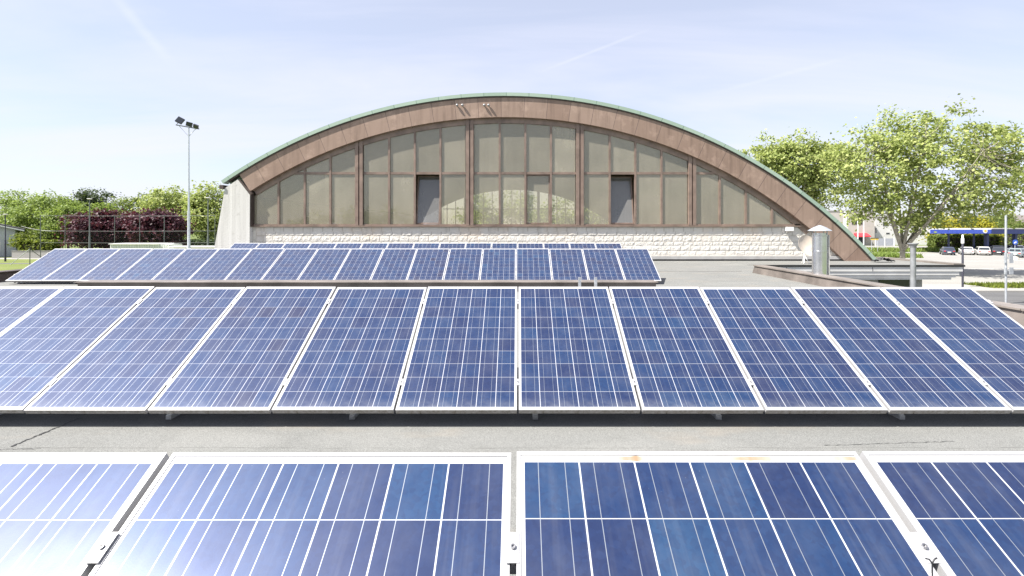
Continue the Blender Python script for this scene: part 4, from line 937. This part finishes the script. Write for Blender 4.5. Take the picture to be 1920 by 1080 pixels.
# parked cars: tail towards us
def car_paint(name, c): 
    m = N(name); return m.done(m.bsdf(c, 0.35, 0.15, None, Coat_Weight=1.0, Coat_Roughness=0.05))
def make_car(label, paint, loc, rot, Ln=4.2, Wd=1.76, H=1.46, estate=.75):
    e = empty('parked_car', loc, label, 'car', 'cars parked by the filling station', (0, 0, rot)); hw = Wd / 2
    # x = across, y = along (tail at -L/2), sections: y, half width, z low, z belt
    sec = [(-.50, .80, .42, .82), (-.485, .92, .30, .92), (-.42, .985, .22, .97), (-.2, 1.0, .20, .96), (.1, 1.0, .20, .93), (.30, .985, .20, .90), (.42, .94, .24, .80), (.485, .86, .32, .70), (.50, .76, .40, .62)]
    bm = bmesh.new(); rings = []
    for y, k, a, b in sec:
        w2 = hw * k; y *= Ln; rings.append([bm.verts.new(p) for p in ((-w2 * .88, y, a), (-w2, y, a + .14), (-w2, y, b - .16), (-w2 * .93, y, b), (w2 * .93, y, b), (w2, y, b - .16), (w2, y, a + .14), (w2 * .88, y, a))])
    for a, b in zip(rings, rings[1:]):
        for k in range(8): bm.faces.new([a[k], a[(k + 1) % 8], b[(k + 1) % 8], b[k]])
    bm.faces.new(rings[0][::-1]); bm.faces.new(rings[-1])
    yb, yt0, yt1, yf = -.46 * Ln, (-.46 + .10 * (1.2 - estate)) * Ln - .05 + .15, .02 * Ln + .1, .24 * Ln
    zb = .90
    def cab(z, y0, y1, w2): return [(-w2, y0, z), (w2, y0, z), (w2, y1, z), (-w2, y1, z)]
    lo, mid, hi = cab(zb, yb + .05, yf, hw * .93), cab(H - .10, yt0, yt1, hw * .77), cab(H, yt0 + .12, yt1 - .15, hw * .68)
    R3 = [[bm.verts.new(p) for p in q] for q in (lo, mid, hi)]
    for a, b in zip(R3, R3[1:]):
        for k in range(4): bm.faces.new([a[k], a[(k + 1) % 4], b[(k + 1) % 4], b[k]])
    bm.faces.new(R3[2])
    bmesh.ops.recalc_face_normals(bm, faces=bm.faces); me = bpy.data.meshes.new('body'); bm.to_mesh(me); bm.free(); me.polygons.foreach_set('use_smooth', [True] * len(me.polygons)); me.set_sharp_from_angle(angle=R(35)); link('body', me, paint, e)
    L3, M3 = [Vector(p) for p in lo], [Vector(p) for p in mid]
    def pane_(a, b, name):
        p = [L3[a].lerp(M3[a], .12), L3[b].lerp(M3[b], .12), L3[b].lerp(M3[b], .92), L3[a].lerp(M3[a], .92)]; c = sum(p, Vector()) / 4; n = (p[1] - p[0]).cross(p[3] - p[0]).normalized()
        if n.dot(c - Vector((0, (yt0 + yt1) / 2, 1.1))) < 0: n = -n
        p = [c + (q - c) * .90 + n * .004 for q in p]; MB().prism(p, n * .006).build(name, 'dark_glass', e)
    pane_(0, 1, 'rear_window'); pane_(1, 2, 'side_window'); pane_(2, 3, 'windscreen'); pane_(3, 0, 'side_window')
    for sx in (-1, 1):
        for y in (-.31 * Ln, .31 * Ln):
            wh = MB().lathe((0, 0, 0), [(.20, -.10), (.31, -.09), (.32, 0), (.31, .09), (.20, .10)], 20, 'y').build('wheel', 'rubber', e, (sx * (hw - .09), y, .32), (0, 0, R(90))); MB().lathe((0, 0, 0), [(.03, -.108), (.19, -.106), (.19, .106), (.03, .108)], 14, 'y').build('rim', 'alu', wh)
        MB().box((sx * hw * .68 - .14, -.5 * Ln - .012, .64), (sx * hw * .68 + .14, -.5 * Ln + .08, .80)).bevel(.015).build('tail_light', 'tail', e)
        MB().box((sx * (hw - .02) - .10, .13 * Ln, .93), (sx * (hw - .02) + .10, .13 * Ln + .1, 1.05)).bevel(.02).build('mirror', paint, e)
    MB().box((-.26, -.5 * Ln - .014, .50), (.26, -.5 * Ln - .004, .61)).build('number_plate', 'plate', e); MB().box((-hw * .7, -.5 * Ln - .008, .40), (hw * .7, -.5 * Ln + .05, .48)).build('bumper', 'black', e)
P = {k: car_paint('car_' + k, c) for k, c in (('navy', (.035, .045, .085)), ('white', (.78, .78, .78)), ('silver', (.60, .59, .57)), ('charcoal', (.025, .028, .04)), ('grey', (.22, .27, .28)))}
for px, lab, pt, r, Yc, kw in ((1776, 'dark blue hatchback, leftmost of the parked cars', 'navy', -34, 87, {}), (1811, 'white car parked beside the dark blue hatchback', 'white', -36, 87.5, dict(H=1.42)), (1841, 'silver estate car parked near the blue column', 'silver', -35, 86, dict(H=1.55, estate=1.1)),
                               (1869, 'black car parked under the shaded blue canopy', 'charcoal', -38, 86.5, dict(H=1.5)), (1912, 'grey green estate car at the right edge by the round blue sign', 'grey', -62, 80, dict(H=1.52, estate=1.1, Ln=4.5)), (1858, 'dark grey car behind the silver estate', 'charcoal', 80, 93, {}), (1895, 'white car behind the black one under the shaded blue canopy', 'white', 85, 94, {})):
    make_car(lab, P[pt], (atx(px, Yc), Yc, 0.012), R(r), **kw)
# bollard lamp, sign post, round arrow sign
Y = 40; bl = empty('post_lamp', (atx(1805, Y), Y, 0), 'slim dark post with a white tube lamp behind the grey cornice', 'post'); MB().lathe((0, 0, 0), [(.075, 0), (.075, atz(457, Y)), (.05, atz(456, Y))], 12).build('post', 'dark_pole', bl, smooth=True)
MB().lathe((0, 0, 0), [(.09, atz(456.5, Y)), (.11, atz(456, Y)), (.11, atz(447.5, Y)), (.07, atz(446.5, Y)), (.06, atz(440, Y))], 12).build('lamp', 'white', bl, smooth=True)
Y = 31.6; sp = empty('sign_post', (atx(1886, Y), Y, 0), 'tall pale steel sign post with two grey sign boxes', 'sign post'); zt = atz(404, Y)
MB().lathe((0, 0, 0), [(.06, 0), (.06, zt - .02), (.02, zt)], 14).build('post', 'galv', sp, smooth=True)
for za, zb in ((493, 474.5), (514, 501)):
    m = MB(); m.box((-.15, -.14, atz(za, Y)), (-.062, -.02, atz(zb, Y))); m.box((-.06, -.10, (atz(za, Y) + atz(zb, Y)) / 2 - .03), (.12, .075, (atz(za, Y) + atz(zb, Y)) / 2 + .03)); m.box((.12, -.14, atz(za, Y)), (.36, -.08, atz(zb, Y))); m.bevel(.01).build('sign_box', 'galv', sp, (0, 0, 0))
Y = 74; rs = empty('round_sign', (atx(1903, Y), Y, 0), 'round blue arrow sign on a pole with a pale base', 'sign'); zc2 = atz(454, Y)
MB().tube([(0, 0, 0), (0, 0, zc2 + .3)], .04, 8).build('post', 'galv', rs); dk_ = MB().lathe((0, -.07, zc2), [(.40, 0), (.40, .02)], 28, 'y').build('disc', 'sign_blue', rs)
ar = MB(); ar.obox((0, -.075, zc2), (.08, .008, .30), Matrix.Rotation(R(45), 3, 'Y')); ar.prism([(-.22, -.08, zc2 - .22), (.02, -.08, zc2 - .16), (-.16, -.08, zc2 + .02)], (0, .008, 0)); ar.prism([(.22, -.08, zc2 + .02), (.02, -.08, zc2 + .02), (.10, -.08, zc2 - .16)], (0, .008, 0)); ar.build('arrow', 'white', dk_)
MB().lathe((0, 0, .01), [(.42, 0), (.42, .28), (.3, .42), (.06, .5)], 16).build('base', 'cream', rs, smooth=True)
